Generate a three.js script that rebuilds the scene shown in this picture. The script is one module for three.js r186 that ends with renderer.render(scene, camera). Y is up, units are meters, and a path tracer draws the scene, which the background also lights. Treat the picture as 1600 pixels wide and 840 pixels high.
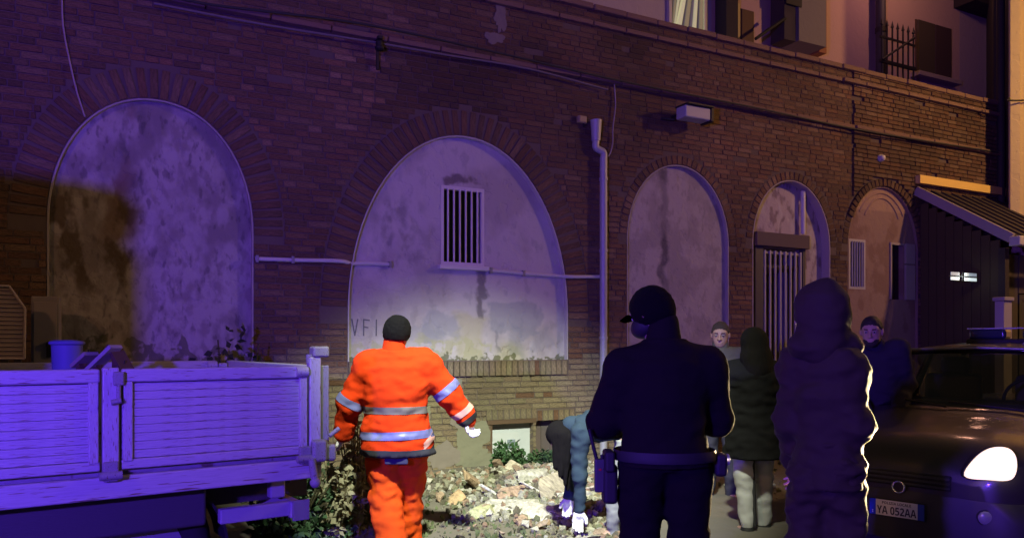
import * as THREE from 'three';
import { mergeGeometries } from 'three/addons/utils/BufferGeometryUtils.js';
import { RoundedBoxGeometry } from 'three/addons/geometries/RoundedBoxGeometry.js';
import { ConvexGeometry } from 'three/addons/geometries/ConvexGeometry.js';
import { ImprovedNoise } from 'three/addons/math/ImprovedNoise.js';

// ------------------------------------------------------------------ camera, sky, sun, lamps, exposure
const scene = new THREE.Scene();
const EYE = 1.5, FOC = 1200, HOR = 540;                 // photograph: 1600 x 840, horizon at row 540
const camera = new THREE.PerspectiveCamera(2 * Math.atan(420 / FOC) * 180 / Math.PI, 1600 / 840, 0.1, 400);
camera.position.set(0, EYE, 0);
camera.lookAt(0, EYE, -10);
camera.setViewOffset(1600, 840, 0, 420 - HOR, 1600, 840);
camera.updateProjectionMatrix();
const renderer = new THREE.WebGLRenderer({ antialias: true });
renderer.setSize(1024, 537);
renderer.toneMapping = THREE.LinearToneMapping;
renderer.toneMappingExposure = 1.0;
renderer.shadowMap.enabled = true;

// night sky over a lit town: a dim, slightly warm violet dome
{
  const W = 32, H = 16, d = new Float32Array(W * H * 4);
  for (let j = 0; j < H; j++) for (let i = 0; i < W; i++) {
    const e = Math.abs((j + 0.5) / H - 0.5) * 2, k = (j * W + i) * 4, h = 1 - e;   // h: towards the horizon
    d[k] = 0.022 + 0.007 * h; d[k + 1] = 0.0205 + 0.004 * h; d[k + 2] = 0.0185 + 0.003 * h; d[k + 3] = 1;
  }
  const t = new THREE.DataTexture(d, W, H, THREE.RGBAFormat, THREE.FloatType);
  t.mapping = THREE.EquirectangularReflectionMapping; t.magFilter = THREE.LinearFilter; t.needsUpdate = true;
  scene.background = t; scene.environment = t;
}
const moon = new THREE.DirectionalLight(new THREE.Color().setRGB(1, 0.9, 0.85), 0.01);
moon.position.set(6, 22, 10); moon.castShadow = true; moon.shadow.radius = 20;
Object.assign(moon.shadow.camera, { left: -18, right: 18, top: 18, bottom: -18, far: 80 });
moon.target.position.set(0, 0, -8); scene.add(moon, moon.target);

const BLUE = { pos: [-2.14, 2.0, 1.0], color: [0.125, 0.038, 1.0], cd: 175 };
const WORK = { pos: [0.15, 5.5, -1.9], base: [-4.2, 0, 0.6], aim: [-0.02, 0.35, -7.1], cd: 500, angle: 0.375, color: [0.93, 1.0, 0.78] };
const SODIUM = [{ pos: [10.4, 6.6, -8.6], cd: 72, color: [1.0, 0.53, 0.19], turn: 0.5 }, { pos: [-5.5, 7.2, 3.5], cd: 36, color: [1.0, 0.45, 0.22], turn: -0.6 }, { pos: [8.6, 9.7, -15.0], cd: 5.5, color: [1.0, 0.46, 0.30], turn: 0.3 }];  // the last two are added: warm fill, and light for the house fronts
const HEAD = { cd: 95, color: [1.0, 0.74, 0.40], glow: 3.2 };

// ------------------------------------------------------------------ helpers
let seed = 20240611;
const rnd = () => { seed = (seed + 0x6D2B79F5) | 0; let t = Math.imul(seed ^ (seed >>> 15), 1 | seed); t = (t + Math.imul(t ^ (t >>> 7), 61 | t)) ^ t; return ((t ^ (t >>> 14)) >>> 0) / 4294967296; };
const rr = (a, b) => a + (b - a) * rnd();
const clamp = (x, a, b) => Math.min(b, Math.max(a, x));
const smooth = (a, b, x) => { const t = clamp((x - a) / (b - a), 0, 1); return t * t * (3 - 2 * t); };
const IN = new ImprovedNoise();
const n3 = (x, y, z) => IN.noise(x + 37.2, y + 11.7, z + 5.3);
const fbm = (x, y, z = 0, o = 4) => { let s = 0, a = 0.5; for (let i = 0; i < o; i++) { s += a * n3(x, y, z + i * 7.1); x *= 2.03; y *= 2.03; a *= 0.5; } return s; };
const V = (x, y, z) => new THREE.Vector3(x, y, z);
const col = (c) => Array.isArray(c) ? new THREE.Color().setRGB(...c) : new THREE.Color(c);
const used = {};
function numbered(n) { const k = used[n] = (used[n] ?? -1) + 1; return k ? `${n}_${String(k).padStart(3, '0')}` : n; }
const shadows = (o) => { o.castShadow = o.receiveShadow = true; return o; };
function thing(name, label, category, pos = [0, 0, 0], turn = 0, group) {
  const o = new THREE.Group(); o.name = numbered(name); o.position.set(...pos); o.rotation.y = turn;
  o.userData = { label, category }; if (group) o.userData.group = group; scene.add(o); return o;
}
function part(name, geo, m, parent, kind) {
  const g = Array.isArray(geo) ? mergeGeometries(geo.map((x) => { const q = x.index ? x.toNonIndexed() : x; for (const k of Object.keys(q.attributes)) if (!['position', 'normal', 'uv'].includes(k)) q.deleteAttribute(k); return q; })) : geo;
  const o = shadows(new THREE.Mesh(g, m)); o.name = name; parent.add(o); if (kind) o.userData.kind = kind; return o;
}
function solo(name, label, category, geo, m, pos = [0, 0, 0], turn = 0, group) {
  const o = part(numbered(name), geo, m, scene); o.position.set(...pos); o.rotation.y = turn;
  o.userData = { label, category }; if (group) o.userData.group = group; return o;
}
function structure(name, geo, m) { const o = part(numbered(name), geo, m, scene); o.userData.kind = 'structure'; return o; }
function box(w, h, d, x = 0, y = 0, z = 0) {        // uv in metres
  const g = new THREE.BoxGeometry(w, h, d), u = g.attributes.uv, s = [[d, h], [d, h], [w, d], [w, d], [w, h], [w, h]];
  for (let i = 0; i < 24; i++) { const [a, b] = s[i >> 2]; u.setXY(i, u.getX(i) * a, u.getY(i) * b); }
  return g.translate(x, y, z);
}
function rbox(w, h, d, r, x = 0, y = 0, z = 0) { return new RoundedBoxGeometry(w, h, d, 2, r).translate(x, y, z); }
function tube(pts, r, seg = 24, rad = 8) { return new THREE.TubeGeometry(new THREE.CatmullRomCurve3(pts.map((p) => V(...p))), seg, r, rad, false); }
function cyl(r0, r1, h, x = 0, y = 0, z = 0, n = 16) { return new THREE.CylinderGeometry(r1, r0, h, n).translate(x, y, z); }
function bar(a, b, r, n = 8) { const A = V(...a), B = V(...b), d = B.clone().sub(A), g = new THREE.CylinderGeometry(r, r, d.length(), n); g.applyQuaternion(new THREE.Quaternion().setFromUnitVectors(V(0, 1, 0), d.clone().normalize())); const m = A.add(B).multiplyScalar(0.5); return g.translate(m.x, m.y, m.z); }
function beam(a, b, w, h) { const A = V(...a), B = V(...b), d = B.clone().sub(A), L = d.length(), m = new THREE.Matrix4(), z = d.normalize(), x = V(0, 1, 0).cross(z).normalize(), y = z.clone().cross(x); m.makeBasis(x, y, z); const g = box(w, h, L).applyMatrix4(m), c = A.add(B).multiplyScalar(0.5); return g.translate(c.x, c.y, c.z); }
function polyShape(pts) { const s = new THREE.Shape(); pts.forEach((p, i) => i ? s.lineTo(p[0], p[1]) : s.moveTo(p[0], p[1])); s.closePath(); return s; }
function extr(pts, depth, bevel = 0) { return new THREE.ExtrudeGeometry(pts instanceof THREE.Shape ? pts : polyShape(pts), { depth, bevelEnabled: bevel > 0, bevelSize: bevel, bevelThickness: bevel, bevelSegments: 2, curveSegments: 24 }); }

// ------------------------------------------------------------------ textures
function tex(w, h, f, srgb = false, rep) {
  const d = new Uint8Array(w * h * 4);
  for (let j = 0; j < h; j++) for (let i = 0; i < w; i++) { const c = f(i / w, j / h), k = (j * w + i) * 4; for (let q = 0; q < 3; q++) { let v = typeof c === 'number' ? c : c[q]; v = clamp(v, 0, 1); if (srgb) v = v <= 0.0031308 ? v * 12.92 : 1.055 * Math.pow(v, 1 / 2.4) - 0.055; d[k + q] = v * 255; } d[k + 3] = 255; }
  const t = new THREE.DataTexture(d, w, h); t.magFilter = THREE.LinearFilter; t.minFilter = THREE.LinearMipmapLinearFilter; t.generateMipmaps = true;
  t.wrapS = t.wrapT = THREE.RepeatWrapping; if (srgb) t.colorSpace = THREE.SRGBColorSpace; if (rep) t.repeat.set(rep, rep); t.needsUpdate = true; return t;
}
// tileable noise by looking it up on a torus blend
const tile = (f) => (u, v) => { const a = f(u, v), b = f(u - 1, v), c = f(u, v - 1), e = f(u - 1, v - 1); return (a * (1 - u) + b * u) * (1 - v) + (c * (1 - u) + e * u) * v; };
const grain = tex(256, 256, tile((u, v) => 0.5 + 0.8 * fbm(u * 18, v * 18, 1, 5)));
const coarse = tex(256, 256, tile((u, v) => 0.5 + 0.9 * fbm(u * 5, v * 5, 9, 6)));
const weave = tex(128, 128, (u, v) => 0.5 + 0.22 * Math.sin(u * 6.283 * 24) * Math.sin(v * 6.283 * 24) + 0.3 * n3(u * 40, v * 40, 3));
const brickMap = tex(256, 128, (u, v) => { const n = fbm(u * 7, v * 3.5, 2, 5), w = fbm(u * 26, v * 14, 8, 3); const k = 0.72 + 0.7 * n + 0.35 * w; const lime = smooth(0.16, 0.3, fbm(u * 4 + 9, v * 3, 4, 4)); return [k * (1 - lime) + lime * 0.95, k * (1 - lime) + lime * 0.95, k * (1 - lime) + lime * 0.95]; }, true);
const M = (c, rough = 0.85, o = {}) => new THREE.MeshStandardMaterial({ color: col(c), roughness: rough, ...o });
const rep = (t, r) => { const c = t.clone(); c.repeat.set(r, r); c.needsUpdate = true; return c; };
const grain3 = rep(grain, 3), coarse1 = rep(coarse, 0.7), weave6 = rep(weave, 9);
const paint = (c, rough = 0.5, o = {}) => M(c, rough, { bumpMap: grain3, bumpScale: 0.0012, roughnessMap: null, ...o });
const cloth = (c, o = {}) => new THREE.MeshPhysicalMaterial({ color: col(c), roughness: 0.95, specularIntensity: 0.25, bumpMap: weave6, bumpScale: 0.0015, ...o });
const mat = {
  iron: paint([0.035, 0.03, 0.03], 0.6, { metalness: 0.3 }), steel: paint([0.30, 0.30, 0.31], 0.5, { metalness: 0.4 }), galv: paint([0.42, 0.43, 0.45], 0.5, { metalness: 0.2 }),
  white: paint([0.62, 0.60, 0.56], 0.6), black: M([0.012, 0.012, 0.014], 0.7), dark: M([0.02, 0.018, 0.02], 0.9), rubber: M([0.018, 0.018, 0.018], 0.9, { bumpMap: grain3, bumpScale: 0.002 }),
  wood: M([0.10, 0.06, 0.035], 0.85, { bumpMap: grain3, bumpScale: 0.002 }), plastic: M([0.05, 0.05, 0.055], 0.45),
  glass: new THREE.MeshPhysicalMaterial({ color: col([0.55, 0.58, 0.56]), roughness: 0.04, transmission: 1, thickness: 0, ior: 1.5 }),
};

// ------------------------------------------------------------------ the wall's own frame: u along it, v up, w out of it
const DU = [0.8906, 0.4548], WALL = [-0.3375, 9.0], WTURN = Math.atan2(0.4548, 0.8906);
function uv(px, py, w = 0) {                          // a pixel of the photograph on the plane w in front of the wall
  const r = (px - 800) / FOC, X0 = WALL[0] + 0.4548 * w, Z0 = WALL[1] - 0.8906 * w;
  const u = (r * Z0 - X0) / (DU[0] - r * DU[1]); return [u, EYE + (HOR - py) * (Z0 + DU[1] * u) / FOC];
}
function pix(u, v, w = 0) { const X = WALL[0] + DU[0] * u + 0.4548 * w, Z = WALL[1] + DU[1] * u - 0.8906 * w; return [800 + FOC * X / Z, HOR + FOC * (EYE - v) / Z, FOC / Z]; }
const wallThing = (name, label, cat, u = 0, w = 0, group) => thing(name, label, cat, [WALL[0] + DU[0] * u + 0.4548 * w, 0, -(WALL[1] + DU[1] * u - 0.8906 * w)], WTURN, group);
const ground = (px, py) => { const z = FOC * EYE / (py - HOR); return [(px - 800) / FOC * z, z]; };

// ------------------------------------------------------------------ ground
const asphalt = tex(512, 512, tile((u, v) => 0.5 + 0.5 * fbm(u * 40, v * 40, 3, 4) + 0.4 * fbm(u * 5, v * 5, 7, 4)));
const asphaltMap = tex(512, 512, (u, v) => { const k = 0.045 + 0.035 * fbm(u * 6, v * 6, 2, 6) + 0.02 * fbm(u * 60, v * 60, 4, 2); return [k * 1.05, k, k * 0.95]; }, true);
{
  const g = new THREE.PlaneGeometry(240, 240, 1, 1).rotateX(-Math.PI / 2); const u = g.attributes.uv; for (let i = 0; i < u.count; i++) u.setXY(i, u.getX(i) * 60, u.getY(i) * 60);
  structure('ground', g, M([1, 1, 1], 0.85, { map: asphaltMap, bumpMap: asphalt, bumpScale: 0.006 }));
}
// dirt strip and low mound of rubble dust at the foot of the wall
const heap = (x, z) => {                               // z is depth in front of the camera
  const u = (x - WALL[0]) * DU[0] + (z - WALL[1]) * DU[1], w = (x - WALL[0]) * 0.4548 - (z - WALL[1]) * 0.8906;
  const along = smooth(-2.6, -1.4, u) * (1 - smooth(1.9, 3.2, u)), out = smooth(4.4, 1.6, w);
  const hump = Math.exp(-(((u - 0.25) / 0.9) ** 2)) * Math.exp(-(((w - 1.7) / 0.8) ** 2));
  return along * (0.05 + 0.04 * out + 0.15 * hump) * smooth(4.8, 3.6, w) * (1 + 0.5 * fbm(x * 1.7, z * 1.7, 1, 3));
};
{
  const g = new THREE.PlaneGeometry(12, 5.5, 120, 60).rotateX(-Math.PI / 2); const p = g.attributes.position, u = g.attributes.uv;
  for (let i = 0; i < p.count; i++) {
    const a = p.getX(i) + 0.5, w = 2.6 - p.getZ(i) * -1, x = WALL[0] + DU[0] * a + 0.4548 * w, z = WALL[1] + DU[1] * a - 0.8906 * w;
    p.setXYZ(i, x, 0.006 + heap(x, z) + 0.02 * Math.abs(fbm(x * 4, z * 4, 6, 3)), -z); u.setXY(i, a, w);
  }
  g.computeVertexNormals();
  structure('dirt_ground', g, M([0.13, 0.115, 0.09], 0.95, { bumpMap: coarse, bumpScale: 0.02 }));
}

// ------------------------------------------------------------------ the long brick wall
const TOP = 5.72, LEDGE = 4.86, ROW = 0.067, UL = -8, UR = 11.4, UPIL = 6.28;
const ARCH = [
  { l: -4.39, r: -2.58, s: 2.62, t: 3.88, b: 1.15, p: 2.1, ring: 0.30 },
  { l: -1.61, r: 1.16, s: 1.87, t: 3.93, b: 1.33, p: 2.02, ring: 0.30 },
  { l: 2.05, r: 3.78, s: 2.9, t: 3.93, b: 0.9, p: 2, ring: 0.13 },
  { l: 4.22, r: 5.80, s: 2.98, t: 3.93, b: 0.0, p: 2, ring: 0.13 },
  { l: 6.18, r: 7.85, s: 3.02, t: 4.02, b: 0.9, p: 2, ring: 0.13 },
];
for (const a of ARCH) { a.c = (a.l + a.r) / 2; a.hw = (a.r - a.l) / 2; }
const archHalf = (a, v, g = 0) => v <= a.s ? (a.hw + g) : v >= a.t + g ? 0 : (a.hw + g) * Math.pow(1 - Math.pow((v - a.s) / (a.t + g - a.s), a.p), 1 / a.p);
function archPts(a, grow = 0, n = 40) {
  const P = [[a.l - grow, a.b]];
  for (let i = 0; i <= n; i++) { const th = Math.PI * (1 - i / n), c = Math.cos(th), s = Math.sin(th); P.push([a.c + Math.sign(c) * (a.hw + grow) * Math.pow(Math.abs(c), 2 / a.p), a.s + (a.t + grow - a.s) * Math.pow(Math.max(s, 0), 2 / a.p)]); }
  P.push([a.r + grow, a.b]); return P;
}
const CELLAR = { l: uv(766, 700)[0], r: uv(833, 700)[0], b: 0.0, t: uv(800, 655)[1] };
const NICHE = { l: uv(837, 700)[0], r: uv(893, 700)[0], b: 0.0, t: uv(850, 657)[1] };
const HOLES = [CELLAR, NICHE];
const brickWall = wallThing('brick_wall', 'long old brick wall with five plastered arches behind the people', 'wall');
const mortar = M([0.12, 0.09, 0.075], 0.95, { bumpMap: coarse, bumpScale: 0.012 });
{
  const s = polyShape([[UL, -0.3], [UR, -0.3], [UR, TOP], [UL, TOP]]);
  for (const a of ARCH) s.holes.push(new THREE.Path(archPts({ ...a, b: Math.max(a.b, 0.02) }).map((p) => new THREE.Vector2(...p))));
  for (const h of HOLES) s.holes.push(new THREE.Path([[h.l, h.b + 0.02], [h.r, h.b + 0.02], [h.r, h.t], [h.l, h.t]].map((p) => new THREE.Vector2(...p))));
  part('wall_core', extr(s, 0.5).translate(0, 0, -0.501), mortar, brickWall);
}
// bricks, clipped row by row at the openings and at the rings of the arches
const bricks = [];
{
  let row = 0;
  for (let v = 0.0; v < TOP - 0.02; v += ROW, row++) {
    const vm = v + ROW / 2, cut = [[UPIL - 0.006, UPIL + 0.006]];
    for (const a of ARCH) if (vm > a.b - (a === ARCH[1] ? 0.16 : 0)) { const top = vm > a.s - 0.1, h = top ? archHalf(a, Math.max(a.s, vm - ROW * 0.4), a.ring) : archHalf(a, vm, 0); if (h > 0) cut.push([a.c - h - 0.006, a.c + h + 0.006]); }
    for (const h of HOLES) if (vm < h.t + 0.13) cut.push([h.l - (vm > h.t ? 0.06 : 0), h.r + (vm > h.t ? 0.06 : 0)]);
    cut.sort((p, q) => p[0] - q[0]);
    let u = UL + (row % 2 ? 0.13 : 0) + rr(-0.03, 0.03);
    while (u < UR) {
      const header = rnd() < 0.35, L = (header ? 0.115 : 0.235) + rr(-0.012, 0.012); let a = u, b = Math.min(u + L, UR); u += L + 0.013;
      const segs = [[a, b]];
      for (const [c0, c1] of cut) for (let i = segs.length - 1; i >= 0; i--) { const [x0, x1] = segs[i]; if (x1 <= c0 || x0 >= c1) continue; segs.splice(i, 1); if (x0 < c0) segs.push([x0, c0]); if (x1 > c1) segs.push([c1, x1]); }
      for (const [x0, x1] of segs) if (x1 - x0 > 0.03 && rnd() > 0.012) bricks.push({ u: (x0 + x1) / 2, v: vm, L: x1 - x0, H: ROW - 0.011, rot: rr(-0.012, 0.012), w: rr(-0.004, 0.005) + (x0 > UPIL ? 0.03 : 0) + (vm > LEDGE + 0.09 ? -0.0 : 0), k: rnd() });
    }
  }
  // rings of bricks on edge round the arches
  for (const a of ARCH) {
    const P = archPts(a, 0.004, 240).slice(1, -1); let acc = 0, last = P[0];
    for (let i = 1; i < P.length; i++) {
      const d = Math.hypot(P[i][0] - last[0], P[i][1] - last[1]); acc += Math.hypot(P[i][0] - P[i - 1][0], P[i][1] - P[i - 1][1]);
      if (acc > 0.078) { acc = 0; const q = P[Math.min(i + 1, P.length - 1)], o = P[i - 1], tx = q[0] - o[0], ty = q[1] - o[1], tl = Math.hypot(tx, ty), nx = -ty / tl, ny = tx / tl; const len = a.ring - 0.02; bricks.push({ u: P[i][0] + nx * (len / 2 + 0.004), v: P[i][1] + ny * (len / 2 + 0.004), L: 0.068, H: len, rot: Math.atan2(ny, nx) - Math.PI / 2, w: rr(0, 0.008) + (P[i][0] > UPIL ? 0.03 : 0), k: rnd(), ring: true }); last = P[i]; }
    }
  }
  // the brick-on-edge sill under the wide arch, and the heads of the two low openings
  for (let u = ARCH[1].l + 0.04; u < ARCH[1].r; u += 0.076) bricks.push({ u, v: ARCH[1].b - 0.095, L: 0.06, H: 0.17, rot: rr(-0.05, 0.05), w: rr(0.015, 0.04), k: rnd(), ring: true });
  for (const h of HOLES) for (let u = h.l - 0.02; u < h.r + 0.05; u += 0.076) bricks.push({ u, v: h.t + 0.065, L: 0.06, H: 0.12, rot: rr(-0.04, 0.04), w: rr(0, 0.01), k: rnd(), ring: true });
}
const BRICKS = [[0.16, 0.085, 0.05], [0.18, 0.095, 0.055], [0.145, 0.08, 0.05], [0.195, 0.115, 0.065], [0.165, 0.10, 0.06], [0.13, 0.078, 0.05], [0.21, 0.135, 0.085], [0.155, 0.092, 0.058]];
{
  const mats = BRICKS.map((c) => M(c, 0.93, { map: brickMap, bumpMap: grain, bumpScale: 0.004 }));
  for (const b of bricks) {
    const [x, y, k] = pix(b.u, b.v); const seen = x > 4 && x < 1596 && y > 4 && y < 740 && !(x < 525 && y > 560) && !(x > 1120 && y > 470) && !(x > 915 && x < 1140 && y > 440);
    b.size = seen ? b.L * b.H * k * k * (b.ring ? 0.85 : 1) : 0;
  }
  const LOW = [[0.23, 0.18, 0.11], [0.25, 0.20, 0.125], [0.22, 0.165, 0.105], [0.235, 0.195, 0.115]], lowM = LOW.map((c) => M(c, 0.95, { map: brickMap, bumpMap: grain, bumpScale: 0.004 })), isLow = (b) => b.v < 1.36 + 0.3 * n3(b.u * 2, 4, 1) && b.u > -2.4 && b.u < 1.9 + 0.5 * n3(2, b.v * 3, 1) && b.k > 0.06;  // low bricks paler: greenish-yellow stain, with floodlight spill put into the colour
  const order = [...bricks].sort((p, q) => q.size - p.size), near = new Set(order.slice(0, 299)), g = new RoundedBoxGeometry(1, 1, 1, 1, 0.03);
  const place = (b, o) => { o.position.set(b.u, b.v, b.w - 0.049); o.rotation.set(0, rr(-0.012, 0.012), b.rot); o.scale.set(b.L, b.H, 0.11); };
  const rest = bricks.filter((b) => !near.has(b)), im = new THREE.InstancedMesh(new THREE.BoxGeometry(1, 1, 1), M([1, 1, 1], 0.93, { map: brickMap, bumpMap: grain, bumpScale: 0.004 }), rest.length), d = new THREE.Object3D(), c = new THREE.Color();
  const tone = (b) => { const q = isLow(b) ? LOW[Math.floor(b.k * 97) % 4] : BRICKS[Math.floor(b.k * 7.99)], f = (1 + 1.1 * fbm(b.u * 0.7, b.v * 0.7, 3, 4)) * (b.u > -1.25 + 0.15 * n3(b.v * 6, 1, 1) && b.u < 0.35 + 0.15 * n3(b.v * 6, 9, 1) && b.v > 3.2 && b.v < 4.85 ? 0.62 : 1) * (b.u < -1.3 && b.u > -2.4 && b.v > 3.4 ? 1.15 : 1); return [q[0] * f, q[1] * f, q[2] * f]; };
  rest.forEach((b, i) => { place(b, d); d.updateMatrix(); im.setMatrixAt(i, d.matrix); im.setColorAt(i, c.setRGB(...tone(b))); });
  im.name = 'smaller_bricks'; im.userData.kind = 'stuff'; brickWall.add(shadows(im));
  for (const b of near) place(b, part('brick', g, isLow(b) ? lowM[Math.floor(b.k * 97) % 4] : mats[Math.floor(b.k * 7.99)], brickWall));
}
// ledge, coping, pilaster edge
{
  const m = M([0.20, 0.125, 0.09], 0.93, { bumpMap: coarse, bumpScale: 0.01 });
  for (let u = UL; u < UR - 0.05; u += 0.62) part('ledge_brick', rbox(0.605, 0.055, 0.10, 0.008, u + 0.31, LEDGE + rr(-0.004, 0.004), 0.03 + (u > UPIL - 0.3 ? 0.03 : 0)), m, brickWall);
  for (let u = UL; u < UR - 0.05; u += 0.5) { part('coping_stone', rbox(0.488, 0.07, 0.62, 0.012, u + 0.25, TOP + 0.034 + rr(-0.004, 0.004), -0.24 + rr(-0.01, 0.01)), m, brickWall); part('coping_brick', rbox(0.485, 0.055, 0.06, 0.008, u + 0.25, TOP - 0.17, 0.035 + (u > UPIL - 0.3 ? 0.03 : 0)), m, brickWall); }
}
// plaster inside the arches, each its own stained sheet, the leftmost with shade painted in
function plasterMap(a, W, H, f) { const t = tex(W, H, (x, y) => f(a.l + x * (a.r - a.l), a.b + y * (a.t - a.b)), true); t.wrapS = t.wrapT = THREE.ClampToEdgeWrapping; return t; }
const mixc = (a, b, t) => a.map((x, i) => x * (1 - t) + b[i] * t);
const blot = (u, v, fu, fv, z, lo, hi) => smooth(lo, hi, fbm(u * fu, v * fv, z, 5));
const inRect = (u, v, x0, y0, x1, y1, e = 0.06, z = 3) => { const [l, t] = uv(x0, y0), [r, b] = uv(x1, y1), n = 0.22 * fbm(u * 4, v * 4, z, 4); return smooth(l - e, l + e, u + n) * (1 - smooth(r - e, r + e, u + n)) * smooth(b - e, b + e, v + n) * (1 - smooth(t - e, t + e, v - n)); };
const plasterOf = [
  (u, v) => { let c = [0.38, 0.35, 0.33]; c = mixc(c, [0.19, 0.165, 0.155], 0.8 * blot(u, v, 3.2, 2.2, 1, -0.1, 0.3)); c = mixc(c, [0.24, 0.21, 0.2], 0.8 * blot(u, v, 13, 8, 31, -0.1, 0.3)); c = mixc(c, [0.10, 0.085, 0.09], 0.6 * blot(u, v, 17, 7.5, 2, 0.12, 0.36)); c = mixc(c, [0.06, 0.055, 0.06], 0.8 * inRect(u, v, 198, 160, 222, 300, 0.09, 7) * blot(u, v, 5, 2, 8, -0.2, 0.15)); c = mixc(c, [0.17, 0.10, 0.06], 0.75 * inRect(u, v, 168, 155, 205, 380, 0.1, 9) * blot(u, v, 3, 2, 6, -0.25, 0.1)); c = mixc(c, [0.42, 0.39, 0.38], 0.6 * blot(u, v, 6, 2.5, 12, 0.08, 0.34)); c = mixc(c, [0.09, 0.06, 0.03], 0.85 * inRect(u, v, 20, 290, 214, 460, 0.12, 4) * blot(u, v, 5, 3, 15, -0.05, 0.2)); return mixc(c, [0.10, 0.10, 0.06], 0.8 * smooth(0.01, -0.01, v - 1.5 + 0.4 * fbm(u * 4, v * 3, 3, 4)) * blot(u, v, 12, 9, 5, -0.15, 0.0)); },  // brown patch at left repeats the cab's cast shadow in the plaster colour
  (u, v) => {
    let c = [0.50, 0.475, 0.45]; c = mixc(c, [0.36, 0.33, 0.30], 0.7 * blot(u, v, 1.6, 1.4, 3, -0.05, 0.25)); c = mixc(c, [0.16, 0.16, 0.15], 0.6 * inRect(u, v, 585, 300, 660, 420, 0.15, 2) * blot(u, v, 7, 5, 5, -0.15, 0.3));
    c = mixc(c, [0.26, 0.25, 0.24], 0.35 * blot(u, v, 9, 5, 11, 0.1, 0.36));
    for (const [x0, y0, x1, y1, k] of [[672, 488, 722, 530, 0.75], [765, 474, 848, 522, 0.8], [640, 515, 700, 530, 0.5], [800, 505, 826, 556, 0.6], [838, 515, 868, 545, 0.45]]) c = mixc(c, [0.27, 0.29, 0.31], 0.75 * k * inRect(u, v, x0, y0, x1, y1, 0.03, x0 * 0.01));
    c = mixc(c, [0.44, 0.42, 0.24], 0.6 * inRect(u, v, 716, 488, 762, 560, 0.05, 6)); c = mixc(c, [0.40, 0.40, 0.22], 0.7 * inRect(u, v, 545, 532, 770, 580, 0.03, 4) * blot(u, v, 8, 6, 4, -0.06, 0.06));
    c = mixc(c, [0.12, 0.11, 0.11], 0.75 * inRect(u, v, 753, 418, 766, 490, 0.03, 1)); c = mixc(c, [0.2, 0.2, 0.2], 0.6 * inRect(u, v, 778, 520, 784, 556, 0.02, 8)); c = mixc(c, [0.12, 0.10, 0.09], 0.8 * inRect(u, v, 690, 276, 764, 290, 0.03, 5));
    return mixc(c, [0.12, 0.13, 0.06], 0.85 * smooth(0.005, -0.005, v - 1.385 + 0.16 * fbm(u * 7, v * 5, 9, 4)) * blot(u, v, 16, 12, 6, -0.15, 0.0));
  },
  (u, v) => { let c = [0.40, 0.365, 0.36]; c = mixc(c, [0.28, 0.25, 0.25], 0.7 * blot(u, v, 2.4, 2, 21, -0.02, 0.22)); c = mixc(c, [0.07, 0.06, 0.08], 0.85 * inRect(u, v, 1033, 262, 1048, 500, 0.05, 2) * (0.55 + 0.45 * blot(u, v, 2, 1.6, 4, -0.2, 0.15))); return mixc(c, [0.22, 0.20, 0.2], 0.45 * blot(u, v, 12, 7, 14, 0.08, 0.34)); },
  (u, v) => { let c = [0.42, 0.36, 0.37]; c = mixc(c, [0.18, 0.13, 0.14], 0.75 * blot(u, v, 9, 5, 31, -0.05, 0.26)); return mixc(c, [0.5, 0.46, 0.45], 0.7 * blot(u, v, 5, 2, 7, 0.1, 0.25)); },
  (u, v) => { let c = [0.27, 0.18, 0.165]; c = mixc(c, [0.19, 0.11, 0.095], 0.7 * blot(u, v, 3, 2.4, 41, 0.0, 0.2)); return mixc(c, [0.34, 0.23, 0.19], smooth(3.62, 3.66, v)); },
];
const plasterBump = tex(512, 512, tile((u, v) => 0.5 + 0.5 * fbm(u * 7, v * 7, 5, 6) - 0.3 * smooth(0.15, 0.25, fbm(u * 9, v * 9, 15, 3))));
const DEPTH = [0.055, 0.065, 0.055, 0.15, 0.04];
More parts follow.
